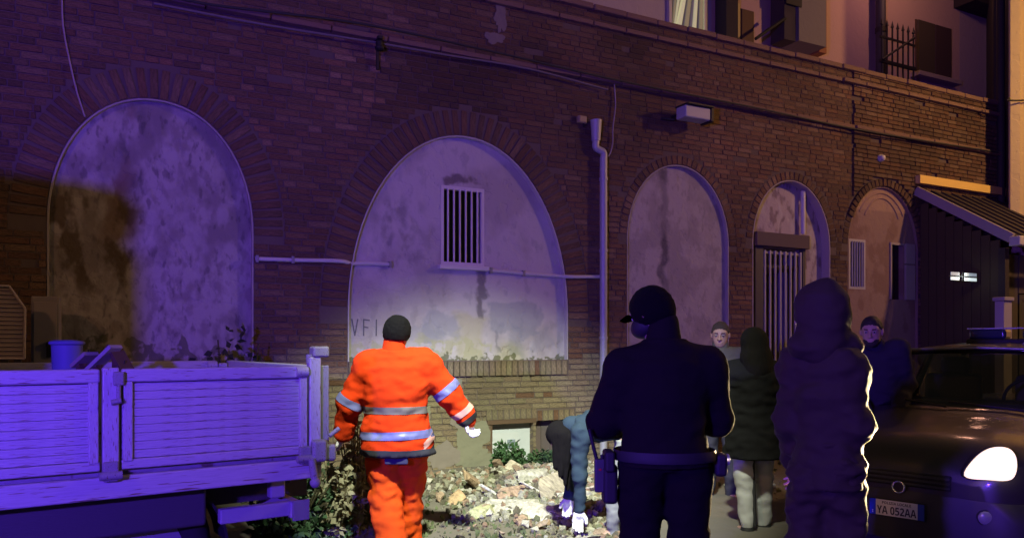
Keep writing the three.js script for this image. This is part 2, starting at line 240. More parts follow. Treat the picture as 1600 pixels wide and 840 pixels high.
// openings through the plaster
const win2 = (() => { const [l, t] = uv(692, 287), [r, b] = uv(760, 416); return { l, r, t, b }; })();
const gateBox = (() => { const [l, t] = uv(1190, 382), [r] = uv(1268, 382); return { l, r, t, b: 0.02 }; })();
const win5a = (() => { const [l, t] = uv(1330, 372), [r, b] = uv(1356, 452); return { l, r, t, b }; })();
const win5b = (() => { const [l, t] = uv(1394, 378), [r, b] = uv(1416, 468); return { l, r, t, b }; })();
const cuts = [[], [win2], [], [gateBox], [win5a, win5b]];
ARCH.forEach((a, i) => {
  const s = polyShape(archPts(a, -0.001)); for (const h of cuts[i]) s.holes.push(new THREE.Path([[h.l, h.b], [h.r, h.b], [h.r, h.t], [h.l, h.t]].map((p) => new THREE.Vector2(...p))));
  const g = extr(s, 0.16).translate(0, 0, -0.16 - DEPTH[i]); const U = g.attributes.uv, P = g.attributes.position;
  for (let k = 0; k < U.count; k++) U.setXY(k, (P.getX(k) - a.l) / (a.r - a.l), (P.getY(k) - a.b) / (a.t - a.b));
  { const A = archPts(a, -0.002), B = archPts(a, -0.016).reverse(), rim = extr([...A, ...B], DEPTH[i] + 0.004).translate(0, 0, -DEPTH[i] - 0.001); part('plaster_reveal', rim, M([[0.36, 0.33, 0.32], [0.46, 0.44, 0.42], [0.38, 0.35, 0.35], [0.40, 0.35, 0.36], [0.26, 0.18, 0.16]][i], 0.92, { bumpMap: coarse, bumpScale: 0.01 }), brickWall); }
  const bm = plasterBump.clone(); bm.repeat.set(a.r - a.l, (a.t - a.b)); bm.needsUpdate = true;
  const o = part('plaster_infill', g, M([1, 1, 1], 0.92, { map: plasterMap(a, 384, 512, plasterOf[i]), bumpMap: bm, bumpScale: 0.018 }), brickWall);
  o.userData.label = ['blotched flaking plaster of the leftmost arch with painted shade at left', 'pale plaster of the wide arch with grey overpainted patches', 'plain plaster with one dark vertical streak', 'peeling plaster above the barred gate', 'reddish plaster between two small windows'][i];
});
// letters sprayed on the wide arch
{
  const [l, t] = uv(552, 492), [r, b] = uv(600, 524), m = M([0.13, 0.125, 0.14], 0.9), H = (t - b) * 0.8, w = (r - l) / 3.2, z = -DEPTH[1] + 0.002, S = [];
  const st = (i, x0, y0, x1, y1) => { const A = [l + i * w * 1.12 + x0 * w, b + y0 * H], B = [l + i * w * 1.12 + x1 * w, b + y1 * H], L = Math.hypot(B[0] - A[0], B[1] - A[1]); S.push(box(L + 0.008, 0.013, 0.003).rotateZ(Math.atan2(B[1] - A[1], B[0] - A[0])).translate((A[0] + B[0]) / 2, (A[1] + B[1]) / 2, z + S.length * 0.0004)); };
  st(0, 0, 1, 0.3, 0); st(0, 0.3, 0, 0.6, 1); st(1, 0.1, 0, 0.1, 1); st(1, 0.1, 1, 0.7, 0.95); st(1, 0.1, 0.55, 0.55, 0.5); st(2, 0.3, 0, 0.32, 1);
  const o = part('sprayed_letters', S, m, brickWall); o.userData.label = 'dark hand-sprayed letters low on the pale plaster';
}
// patches of render left on the bricks low on the wall
{
  const m = M([0.19, 0.185, 0.13], 0.95, { bumpMap: coarse, bumpScale: 0.02 }), m2 = M([0.20, 0.17, 0.145], 0.95, { bumpMap: coarse, bumpScale: 0.02 });
  const blob = (px, py, rx, ry, mm) => { const [u, v] = uv(px, py), P = []; for (let i = 0; i < 60; i++) { const t = i / 60 * 6.2832, k = 1 + 0.6 * n3(Math.cos(t) * 1.3 + px, Math.sin(t) * 1.3, py) + 0.22 * n3(Math.cos(t) * 4 + px, Math.sin(t) * 4, py) + 0.10 * n3(Math.cos(t) * 13, Math.sin(t) * 13, px); P.push([u + Math.cos(t) * rx * k, v + Math.sin(t) * ry * k]); } part('render_patch', extr(P, 0.008).translate(0, 0, 0.003 + rr(0, 0.004)), mm, brickWall); };
  for (const a of [[735, 690, 0.22, 0.30, m], [705, 620, 0.16, 0.22, m], [690, 715, 0.20, 0.14, m2], [745, 720, 0.2, 0.14, m], [782, 28, 0.09, 0.2, m2], [772, 58, 0.11, 0.07, m2], [660, 650, 0.1, 0.16, m], [715, 655, 0.08, 0.1, m2]]) blob(...a);
}
// an unlit plastered room behind an opening of the wall
function roomShell(root, w, H, z0) {
  const W = w + 0.7, T = H + 0.5, D = 1.3, zc = -z0 - D / 2, m = M([0.34, 0.31, 0.28], 0.95, { bumpMap: coarse, bumpScale: 0.01 });
  part('room_wall', [box(W, T, 0.04, w / 2, H / 2, -z0 - D), box(0.04, T, D, w / 2 - W / 2, H / 2, zc), box(0.04, T, D, w / 2 + W / 2, H / 2, zc), box(W, 0.04, D, w / 2, H / 2 + T / 2, zc), box(W, 0.04, D, w / 2, H / 2 - T / 2, zc)], m, root);
}
// the barred window in the wide arch
function barredWindow(name, h, z, nbar, frameMat, barMat, backDepth, sill) {
  const w = h.r - h.l, H = h.t - h.b, root = new THREE.Group(); root.name = name; root.position.set(h.l, h.b, z); brickWall.add(root);
  part('frame', [box(0.035, H, 0.05, 0.018, H / 2, -0.02), box(0.035, H, 0.05, w - 0.018, H / 2, -0.02), box(w - 0.072, 0.04, 0.05, w / 2, H - 0.02, -0.02), box(w - 0.072, 0.04, 0.05, w / 2, 0.02, -0.02)], frameMat, root);
  for (let i = 0; i < nbar; i++) part('bar', cyl(0.012, 0.012, H - 0.06, 0.05 + (w - 0.1) * (i + 0.5) / nbar, H / 2, 0.002, 10), barMat, root);
  part('pane', box(w - 0.08, H - 0.09, 0.004, w / 2, H / 2, -0.075), mat.glass, root); roomShell(root, w, H, backDepth);
  if (sill) part('sill', rbox(w + 0.08, 0.05, 0.09, 0.01, w / 2, -0.027, 0.03), frameMat, root);
  return root;
}
barredWindow('barred_window', win2, -DEPTH[1], 6, mat.white, mat.white, 0.17, true);
barredWindow('barred_window', win5a, -DEPTH[4], 5, paint([0.45, 0.42, 0.42]), paint([0.33, 0.32, 0.36]), 0.17, false);
{
  const h = win5b, w = h.r - h.l, H = h.t - h.b, root = new THREE.Group(); root.name = 'small_window'; root.position.set(h.l, h.b, -DEPTH[4]); brickWall.add(root);
  const [rr_] = uv(1432, 470), m = paint([0.34, 0.29, 0.29], 0.8);
  part('frame', [box(0.03, H, 0.05, 0.015, H / 2, 0), box(w - 0.03, 0.035, 0.05, w / 2 + 0.015, H - 0.018, 0)], m, root); part('pane', box(w, H, 0.004, w / 2, H / 2, -0.09), mat.glass, root); roomShell(root, w, H, 0.17);
  part('shutter', [rbox(rr_ - h.r - 0.02, H * 0.62, 0.035, 0.006, w + (rr_ - h.r) / 2, H * 0.31, 0.02), rbox(rr_ - h.r - 0.02, H * 0.36, 0.035, 0.006, w + (rr_ - h.r) / 2, H * 0.82, 0.02)], m, root);
}
// rings of moulded plaster in the head of the last arch
{
  const a = ARCH[4]; for (const k of [0.80, 0.62]) { const P = []; for (let i = 0; i <= 20; i++) { const th = Math.PI * (0.22 + 0.56 * i / 20); P.push([a.c - Math.cos(th) * a.hw * k, a.s + Math.sin(th) * (a.t - a.s) * (0.55 + 0.45 * k), -DEPTH[4]]); } part('moulding', tube(P, 0.018, 20, 6), M([0.33, 0.22, 0.18], 0.9), brickWall); }
}
// barred gate in the fourth arch
{
  const h = gateBox, w = h.r - h.l, H = h.t - h.b, root = new THREE.Group(); root.name = 'barred_gate'; root.position.set(h.l, h.b, -DEPTH[3]); brickWall.add(root);
  const m = paint([0.07, 0.06, 0.065], 0.6); part('post', box(0.15, H, 0.08, 0.075, H / 2, 0), m, root); part('post', box(0.05, H, 0.08, w - 0.025, H / 2, 0), m, root);
  part('lintel', rbox(w + 0.06, 0.2, 0.14, 0.008, w / 2, H + 0.1, 0.03), paint([0.10, 0.07, 0.08], 0.8), root);
  const n = 8, x0 = 0.2, x1 = w - 0.08; for (let i = 0; i < n; i++) part('bar', box(0.024, H - 0.1, 0.024, x0 + (x1 - x0) * i / (n - 1), H / 2, 0.02), paint([0.42, 0.40, 0.40], 0.5), root);
  for (const y of [0.12, H * 0.42, H - 0.08]) part('rail', box(x1 - x0 + 0.06, 0.035, 0.018, (x0 + x1) / 2, y, 0.0), paint([0.3, 0.28, 0.27], 0.5), root);
  part('lock_box', rbox(0.08, 0.13, 0.07, 0.01, x0 + 0.03, H * 0.47, 0.03), m, root); roomShell(root, w, H - 0.5, 0.18);
  const [pu, pt] = uv(1262, 297), [, pb] = uv(1262, 365); const pm = part('white_pipe', cyl(0.035, 0.035, pt - pb, pu - h.l, (pt + pb) / 2 - h.b, 0.07), paint([0.6, 0.58, 0.6], 0.4), root); void pm;
}
// cellar window and the boarded niche beside it
{
  const root = new THREE.Group(); root.name = 'cellar_window'; root.position.set(CELLAR.l, 0, -0.08); brickWall.add(root);
  const w = CELLAR.r - CELLAR.l, H = CELLAR.t; part('whitewashed_board', box(w, H, 0.03, w / 2, H / 2, -0.02), M([0.52, 0.55, 0.56], 0.9, { bumpMap: plasterBump, bumpScale: 0.01 }), root);
  part('lintel', box(w + 0.08, 0.05, 0.13, w / 2, H - 0.024, 0.03), mat.wood, root); part('jamb', box(0.03, H - 0.05, 0.12, 0.014, (H - 0.05) / 2, 0.02), mat.wood, root);
  part('vent', [box(0.1, 0.1, 0.02, w * 0.55, H * 0.52, 0.005), box(0.07, 0.012, 0.02, w * 0.55, H * 0.52 + 0.025, 0.015), box(0.07, 0.012, 0.02, w * 0.55, H * 0.52 - 0.015, 0.015)], M([0.22, 0.26, 0.32], 0.7), root);
  const r2 = new THREE.Group(); r2.name = 'boarded_niche'; r2.position.set(NICHE.l, 0, -0.11); brickWall.add(r2); const w2 = NICHE.r - NICHE.l; for (let i = 0; i < 4; i++) part('board', box(w2 / 4 - 0.006, NICHE.t, 0.025, w2 * (i + 0.5) / 4, NICHE.t / 2, rr(-0.006, 0.006)), M([0.10 + 0.02 * rnd(), 0.085, 0.075], 0.9, { bumpMap: grain3, bumpScale: 0.003 }), r2);
}

// ------------------------------------------------------------------ pipes, cables and boxes on the wall
{
  const [du, dt] = uv(938, 248), root = wallThing('drainpipe', 'pale blue-grey drainpipe beside the wide arch running down to the ground', 'drainpipe', du, 0.075);
  part('pipe', cyl(0.048, 0.048, dt, 0, dt / 2, 0, 20), mat.galv, root); for (const y of [0.5, 1.6, 2.7, 3.6]) part('bracket', [cyl(0.055, 0.055, 0.035, 0, y, 0, 20), box(0.03, 0.03, 0.07, 0, y, -0.05)], mat.galv, root);
  const [hu, ht] = uv(927, 190), [, hb] = uv(927, 222); part('swan_neck', tube([[0, dt - 0.02, 0], [0, dt + 0.06, 0.0], [hu - du, hb - 0.08, -0.01], [hu - du, hb, -0.01]], 0.045, 20, 14), mat.galv, root); part('hopper', new THREE.CylinderGeometry(0.075, 0.055, ht - hb, 16).translate(hu - du, (ht + hb) / 2, -0.01), mat.galv, root);
}
const pipeRun = (label, pts, r, m, name = 'conduit_pipe', cat = 'pipe') => { const o = wallThing(name, label, cat); const Q = pts.map(([x, y, w]) => { const [u, v] = uv(x, y, w ?? r); return [u, v, w ?? r]; }); part(name === 'conduit_pipe' ? 'pipe' : 'wire', tube(Q, r, 60, 8), m, o); return [o, Q]; };
{
  const m = paint([0.55, 0.54, 0.55], 0.5);
  for (const [lab, pts] of [['thin pale pipe between the leftmost arch and the wide arch, broken off at its end', [[398, 404], [460, 406], [535, 408, 0.025], [548, 411, -0.02], [575, 411, -0.04], [612, 413, -0.042]]], ['thin pale pipe from the barred window sill across to the drainpipe', [[764, 422, -0.042], [820, 427, -0.042], [872, 431, -0.03], [888, 432, 0.025], [942, 432]]]]) { const [o, Q] = pipeRun(lab, pts, 0.022, m); for (const i of [0, 1, Q.length - 1]) part('clip', box(0.03, 0.07, 0.05, Q[i][0] + (i ? -0.02 : 0.02), Q[i][1], Q[i][2]), mat.steel, o); }
}
const cableM = M([0.03, 0.028, 0.03], 0.7);
pipeRun('upper dark cable sagging along the ledge of the brick wall', [[0, -70], [300, 2], [420, 18], [560, 36], [760, 78], [960, 124], [1180, 168], [1330, 200], [1560, 238]].map(([x, y]) => [x, y, 0.12]), 0.014, cableM, 'wall_cable', 'cable');
pipeRun('lower pale cable under the ledge, pinned at a black insulator', [[240, 5], [400, 36], [585, 66], [700, 86], [820, 106], [950, 140]].map(([x, y]) => [x, y, 0.07]), 0.013, M([0.16, 0.13, 0.14], 0.7), 'wall_cable', 'cable');
pipeRun('thin grey wire dropping straight from the ledge to the drainpipe head', [[960, 128], [962, 165], [958, 200], [957, 228], [950, 244], [938, 240], [934, 225]].map(([x, y]) => [x, y, 0.04]), 0.009, M([0.3, 0.26, 0.28], 0.7), 'wall_cable', 'cable');
pipeRun('thin pale wire curving down to the crown of the leftmost arch', [[96, -10], [98, 40], [108, 95], [120, 145], [132, 182]].map(([x, y]) => [x, y, 0.03]), 0.008, M([0.34, 0.28, 0.3], 0.7), 'wall_cable', 'cable');
{
  const [u, v] = uv(588, 72), o = wallThing('insulator', 'black cable insulator bracket on the ledge above the wide arch', 'bracket', u, 0.02);
  part('bracket', [box(0.03, 0.34, 0.03, 0, v - 0.1, 0.02), box(0.05, 0.03, 0.14, 0, v + 0.05, 0.06)], mat.iron, o); part('knob', new THREE.LatheGeometry([[0.001, 0], [0.045, 0.0], [0.05, 0.03], [0.03, 0.045], [0.045, 0.07], [0.03, 0.1], [0.001, 0.11]].map((p) => new THREE.Vector2(...p)), 16).translate(0, v - 0.08, 0.09), mat.black, o);
}
{
  const [u, v] = uv(1065, 186), o = wallThing('floodlight', 'grey box-shaped unlit floodlight on an arm above the streaked arch', 'floodlight', u, 0.0);
  part('housing', rbox(0.42, 0.16, 0.2, 0.02, 0, v, 0.24), paint([0.40, 0.40, 0.42], 0.5), o); part('visor', box(0.44, 0.015, 0.26, 0.01, v + 0.09, 0.26), mat.iron, o); part('end_cap', rbox(0.05, 0.19, 0.22, 0.01, 0.235, v, 0.24), mat.iron, o); part('arm', [bar([-0.18, v, 0.02], [-0.18, v, 0.16], 0.02), bar([-0.36, v - 0.04, 0.02], [-0.2, v - 0.06, 0.1], 0.02)], mat.iron, o);
  const [su, sv] = uv(1373, 248), q = wallThing('wall_sensor', 'small round pale sensor above the rightmost arch', 'sensor', su, 0.03); part('base', cyl(0.06, 0.055, 0.03).rotateX(Math.PI / 2).translate(0, sv, 0.015), mat.white, q); part('dome', new THREE.SphereGeometry(0.05, 16, 10).translate(0, sv, 0.04), mat.white, q);
  const [yu, yv] = uv(907, 188), y = wallThing('junction_box', 'small yellowish junction box left of the drainpipe head', 'box', yu, 0.0); part('box', rbox(0.12, 0.09, 0.06, 0.01, 0, yv, 0.03), paint([0.36, 0.29, 0.15], 0.6), y); part('lid', rbox(0.1, 0.07, 0.012, 0.003, 0, yv, 0.066), paint([0.40, 0.32, 0.16], 0.6), y); part('gland', cyl(0.012, 0.012, 0.05, 0.03, yv - 0.06, 0.03), mat.black, y);
}

// ------------------------------------------------------------------ houses above and behind the wall
const HW = -3.0;                                        // their fronts stand three metres behind the wall
const rectAt = (x0, y0, x1, y1, w = HW) => { const [l, t] = uv(x0, y0, w), [r, b] = uv(x1, y1, w); const [, t2] = uv(x1, y0, w); void t2; return { l, r, t, b, w: r - l, h: t - b, x: (l + r) / 2, y: (t + b) / 2 }; };
{
  const stucco = (c) => M(c, 0.95, { bumpMap: plasterBump, bumpScale: 0.012, map: null });
  const U = (x, y = 40) => uv(x, y, HW)[0];
  const H = [];
  const wallOf = (o, x0, x1, top, m, base = 4.6, deep = 5, name = 'wall', z = 0) => part(name, box(x1 - x0, top - base, deep, (x0 + x1) / 2, (top + base) / 2, HW - deep / 2 + z), m, o);
  // lavender house; its slanted strips glow in place of a lit awning
  const a = wallThing('terrace_house', 'lavender house behind the wall with slanted strips given a glow of their own', 'house');
  wallOf(a, U(760), U(1112), 12.5, stucco([0.42, 0.36, 0.40]), 2); H.push(a);
  const cw = rectAt(1046, -60, 1096, 44); const root = new THREE.Group(); root.name = 'glow_panel'; a.add(root);
  part('frame', [box(0.06, 2.6, 0.08, cw.l - 0.03, cw.b + 1.0, HW + 0.04), box(0.06, 2.6, 0.08, cw.r + 0.03, cw.b + 1.0, HW + 0.04)], mat.white, root);
  for (let i = 0; i < 16; i++) { const d = -1.0 + i * 0.2, g = box(0.10, 3.6, 0.03).rotateZ(-0.6).translate(cw.l + d + 0.3, cw.b + 1.0, HW + 0.05 + (i % 2) * 0.02); const P = g.attributes.position; for (let k = 0; k < P.count; k++) P.setX(k, clamp(P.getX(k), cw.l, cw.r)); part('glow_strip', g, M(i % 2 ? [0.5, 0.48, 0.36] : [0.36, 0.33, 0.24], 0.9, { emissive: col(i % 2 ? [0.9, 0.85, 0.52] : [0.45, 0.40, 0.22]), emissiveIntensity: i % 2 ? 0.34 : 0.24 }), root); }  // strips glow of themselves; the window behind them is made up
  const s = rectAt(1115, 6, 1133, 54); part('dark_slit', box(s.w, 6, 0.3, s.x, s.b + 2.6, HW + 0.2), M([0.03, 0.025, 0.03], 0.9), a);  // near-black box stands in for the unlit window slit
  // pink house with the brown shutter and the grey porch
  const b = wallThing('terrace_house', 'pink house behind the wall with a brown shuttered door and grey porch', 'house');
  wallOf(b, U(1112), U(1356), 12.5, stucco([0.50, 0.33, 0.31]), 2);
  const d = rectAt(1151, 14, 1175, 70); const dr = new THREE.Group(); dr.name = 'shuttered_door'; b.add(dr); part('leaf', box(d.w - 0.02, d.h, 0.06, d.x, d.y, HW + 0.035), M([0.10, 0.06, 0.035], 0.7), dr); for (let i = 0; i < 12; i++) part('slat', box(d.w - 0.12, 0.05, 0.03, d.x, d.b + d.h * (i + 0.7) / 12.6, HW + 0.075).rotateX(0), M([0.12, 0.07, 0.04], 0.7), dr);
  part('door_jamb', [box(0.16, d.h + 0.1, 0.12, d.l - 0.1, d.y, HW + 0.06)], stucco([0.55, 0.45, 0.38]), b);
  const p = rectAt(1197, -60, 1214, 70); part('porch_pillar', box(p.w, 4.2, 0.35, p.x, p.b + 2, HW + 0.3), M([0.05, 0.04, 0.05], 0.9), b);
  const q = rectAt(1216, 0, 1258, 80); part('porch_box', box(q.w, 4.2, 0.5, q.x, q.b + 2, HW + 0.28), stucco([0.20, 0.18, 0.18]), b); const qw = rectAt(1226, -30, 1250, 13, HW + 0.5); part('dark_window', box(qw.w, qw.h, 0.03, qw.x, qw.y, HW + 0.54), mat.black, b);  // black sheet stands in for the dark inside the window
  const o1 = rectAt(1259, -60, 1270, 85); part('brick_pier', box(o1.w, 4.2, 0.3, o1.x, o1.b + 2, HW + 0.2), M([0.30, 0.13, 0.06], 0.9), b);
  { const [u0, v0] = uv(1178, 62, HW + 0.5), [u1, v1] = uv(1224, 30, HW + 0.5); part('stay_rod', bar([u0, v0, HW + 0.55], [u1, v1, HW + 0.55], 0.03), mat.black, b); }
  // salmon house with shutters, railing and drainpipe
  const c = wallThing('terrace_house', 'salmon house behind the wall with a dark shuttered window', 'house');
  wallOf(c, U(1356), U(1500), 12.5, stucco([0.52, 0.36, 0.29]), 2); wallOf(c, U(1500) + 0.004, U(1546), 9.3, stucco([0.38, 0.30, 0.33]), 2, 5.2, 'side_wing', 0.0);
  const w = rectAt(1430, 30, 1483, 128), wr = new THREE.Group(); wr.name = 'shuttered_window'; c.add(wr);
  part('reveal', box(w.w, w.h, 0.03, w.x, w.y, HW + 0.01), mat.wood, wr); for (const k of [0, 1]) { const x = w.l + w.w * (0.25 + 0.5 * k); part('shutter', box(w.w * 0.47, w.h - 0.06, 0.05, x, w.y, HW + 0.06), M(k ? [0.06, 0.035, 0.035] : [0.07, 0.055, 0.035], 0.7), wr); }
  part('sill', rbox(w.w + 0.3, 0.1, 0.25, 0.01, w.x, w.b - 0.06, HW + 0.1), stucco([0.40, 0.32, 0.27]), wr);
  const e = rectAt(1500, -20, 1545, 8); part('eave', [box(e.w * 1.4, 0.22, 0.8, e.x, 9.3 + 0.11, HW + 0.1)], M([0.03, 0.02, 0.02], 0.9), c);
  const pt = wallThing('roof_drainpipe', 'thick dark downpipe on the corner between pink and salmon houses', 'drainpipe', 0, 0); const dp = rectAt(1357, 0, 1371, 108); part('pipe', cyl(0.10, 0.10, 8, dp.x, 8.4, HW + 0.2), M([0.05, 0.045, 0.06], 0.6), pt); part('clamp', cyl(0.115, 0.115, 0.1, dp.x, 8.2, HW + 0.2), mat.iron, pt);
  // small balcony railing with its stay
  const rg = wallThing('iron_railing', 'spiked iron railing on the wall top beside the dark shutters', 'railing'); const R = rectAt(1378, 48, 1428, 106, HW + 0.7);
  for (let i = 0; i < 7; i++) { const x = R.l + R.w * i / 6; part('spike', [bar([x, R.b - 0.6, HW + 0.7], [x, R.t + 0.15, HW + 0.7], 0.018), new THREE.ConeGeometry(0.032, 0.14, 8).translate(x, R.t + 0.2, HW + 0.7)], mat.iron, rg); }
  part('rail', [box(R.w + 0.1, 0.04, 0.03, R.x, R.t - 0.12, HW + 0.7), box(R.w + 0.1, 0.06, 0.05, R.x, R.b - 0.02, HW + 0.7)], mat.iron, rg); part('stay', bar([R.l, R.b, HW + 0.72], [R.r, R.b + 0.62, HW + 0.72], 0.025), mat.iron, rg);
  // yellow building at the right edge, nearer than the end of the wall
  const zc = 13.0, xc = (1577 - 800) / FOC * zc, yb = thing('corner_building', 'yellow rendered building lit by the street lamp at the right edge', 'building', [xc, 0, -zc], -0.50);
  part('wall', box(6, 13, 6, 3.0, 6.5, -3.0), [stucco([0.05, 0.035, 0.03]), stucco([0.03, 0.022, 0.02]), stucco([0.3, 0.2, 0.1]), stucco([0.3, 0.2, 0.1]), stucco([0.66, 0.54, 0.22]), stucco([0.3, 0.2, 0.1])], yb); part('corner_strip', box(0.14, 13, 0.05, 0.09, 6.5, 0.026), stucco([0.70, 0.58, 0.26]), yb); part('plinth', box(5.8, 0.7, 0.06, 3.1, 0.35, 0.03), stucco([0.3, 0.24, 0.16]), yb); part('shade_pipe', bar([-0.08, 0, -0.5], [-0.08, 12.6, -0.5], 0.07, 12), M([0.03, 0.025, 0.025], 0.7), yb);  // side faces painted near black for shade; the dark side pipe is added
  { const z = 12.8, at = (px, py) => [(px - 800) / FOC * z, EYE + (HOR - py) / FOC * z, -z], o = thing('house_cable', 'thin dark cable across the yellow building', 'cable'); part('wire', tube([at(1574, 156), at(1590, 157), at(1660, 150)], 0.014, 12, 6), cableM, o); part('hook', bar(at(1577, 156), at(1577, 152), 0.02, 6), mat.iron, o); }
}
// ------------------------------------------------------------------ lean-to at the right end of the wall
{
  const [u0] = uv(1428, 300), out = 1.5, yT = 4.0, yL = 3.02, len = 4.4, o = wallThing('lean_to', 'dark lean-to with a sloping roof and glazed door at the wall end', 'shed', u0, 0.0);
  const brown = M([0.035, 0.026, 0.024], 0.9, { bumpMap: coarse, bumpScale: 0.01 });
  part('flashing', box(len - 2.0, 0.13, 0.09, (len - 2.0) / 2, 4.2, 0.075), paint([0.85, 0.60, 0.16], 0.6), o);
  const roof = new THREE.Group(); roof.name = 'roof'; o.add(roof); part('deck', beam([len / 2, yT, 0.05], [len / 2, yL + 0.02, out], len - 0.1, 0.05), brown, roof);
  for (let i = 0; i < 16; i++) { const x = 0.16 + i * (len - 0.3) / 15; part('corrugation', beam([x, yT + 0.045, 0.05], [x, yL + 0.06, out + 0.06], 0.14, 0.03), M([0.032, 0.024, 0.02], 0.85), roof); }
  part('verge_board', beam([0, yT + 0.02, 0.045], [0, yL + 0.04, out + 0.05], 0.05, 0.14), paint([0.36, 0.32, 0.34], 0.6), o); part('gutter', [bar([0, yL - 0.02, out + 0.1], [len, yL - 0.02, out + 0.1], 0.06, 12)], paint([0.22, 0.2, 0.22], 0.6), o); part('gutter_end', rbox(0.13, 0.14, 0.16, 0.02, 0.0, yL - 0.01, out + 0.12), paint([0.5, 0.47, 0.5], 0.5), o);
  for (const x of [0.06, 3.0]) part('post', box(0.10, yL - 0.08, 0.10, x, (yL - 0.08) / 2, out - 0.1), brown, o);
  part('side_boarding', (() => { const g = []; for (let i = 0; i < 9; i++) { const x = 0.16 + i * 0.14, top = yT - (x / out) * (yT - yL) - 0.1; g.push(box(0.03, top, 0.132, 0.06, top / 2, x)); } return g; })(), M([0.06, 0.045, 0.022], 0.9), o);
  part('front_wall', [box(0.85, yL - 0.1, 0.06, 0.55, (yL - 0.1) / 2, out - 0.45), box(2.6, yL - 0.1, 0.06, 3.3, (yL - 0.1) / 2, out - 0.45), box(1.0, 0.6, 0.06, 1.5, yL - 0.4, out - 0.45)], M([0.07, 0.055, 0.06], 0.9, { bumpMap: coarse, bumpScale: 0.008 }), o);
  const door = new THREE.Group(); door.name = 'glazed_door'; door.position.set(1.0, 0, out - 0.45); o.add(door); const fm = M([0.05, 0.045, 0.05], 0.6);
  part('frame', [box(0.08, 2.3, 0.08, 0.04, 1.15, 0), box(0.08, 2.3, 0.08, 0.94, 1.15, 0), box(0.82, 0.08, 0.08, 0.49, 2.26, 0), box(0.82, 0.5, 0.06, 0.49, 0.25, 0), box(0.82, 0.05, 0.06, 0.49, 1.55, 0)], fm, door); part('pane', box(0.82, 0.98, 0.006, 0.49, 1.02, 0.0), M([0.05, 0.05, 0.09], 0.03, { metalness: 0.25 }), door); part('pane', box(0.82, 0.64, 0.006, 0.49, 1.9, 0.0), M([0.05, 0.05, 0.07], 0.03, { metalness: 0.25 }), door);
  // small glowing panes set on the face of the door
  const lw = wallThing('glow_panel', 'four small white panes glowing on the lean-to door', 'window'); const w0 = out - 0.41; const r = rectAt(1483, 424, 1526, 440, w0), em = M([0.8, 0.82, 0.8], 0.5, { emissive: col([0.85, 1, 0.95]), emissiveIntensity: 0.7 }), em2 = M([0.6, 0.62, 0.6], 0.5, { emissive: col([0.7, 0.85, 0.9]), emissiveIntensity: 0.25 });
  for (const [i, j] of [[0, 0], [1, 0], [0, 1], [1, 1]]) part('glow_pane', box(r.w * (i ? 0.44 : 0.3), r.h * 0.38, 0.01, r.l + r.w * (i ? 0.76 : 0.2), r.b + r.h * (j ? 0.78 : 0.22), w0 + 0.012), j ? em2 : em, lw);
  part('frame', [box(0.012, r.h * 1.1, 0.014, r.l + r.w * 0.45, r.y, w0 + 0.008), box(r.w * 1.05, 0.01, 0.013, r.x, r.y, w0 + 0.0075)], fm, lw);
  const pl = new THREE.PointLight(col([0.85, 1, 0.95]), 0.06); pl.position.set(r.x, r.y, w0 + 0.08); pl.castShadow = true; lw.add(pl);
  const bo = rectAt(1562, 470, 1575, 502, out + 0.6), bl = wallThing('gate_post', 'short pale post in front of the lean-to wall', 'post', bo.x, out + 0.6); part('post', rbox(bo.w, bo.t, 0.12, 0.01, 0, bo.t / 2, 0), paint([0.42, 0.38, 0.40], 0.7), bl); part('cap', rbox(bo.w + 0.04, 0.05, 0.16, 0.01, 0, bo.t + 0.026, 0), paint([0.36, 0.32, 0.34], 0.7), bl);
}

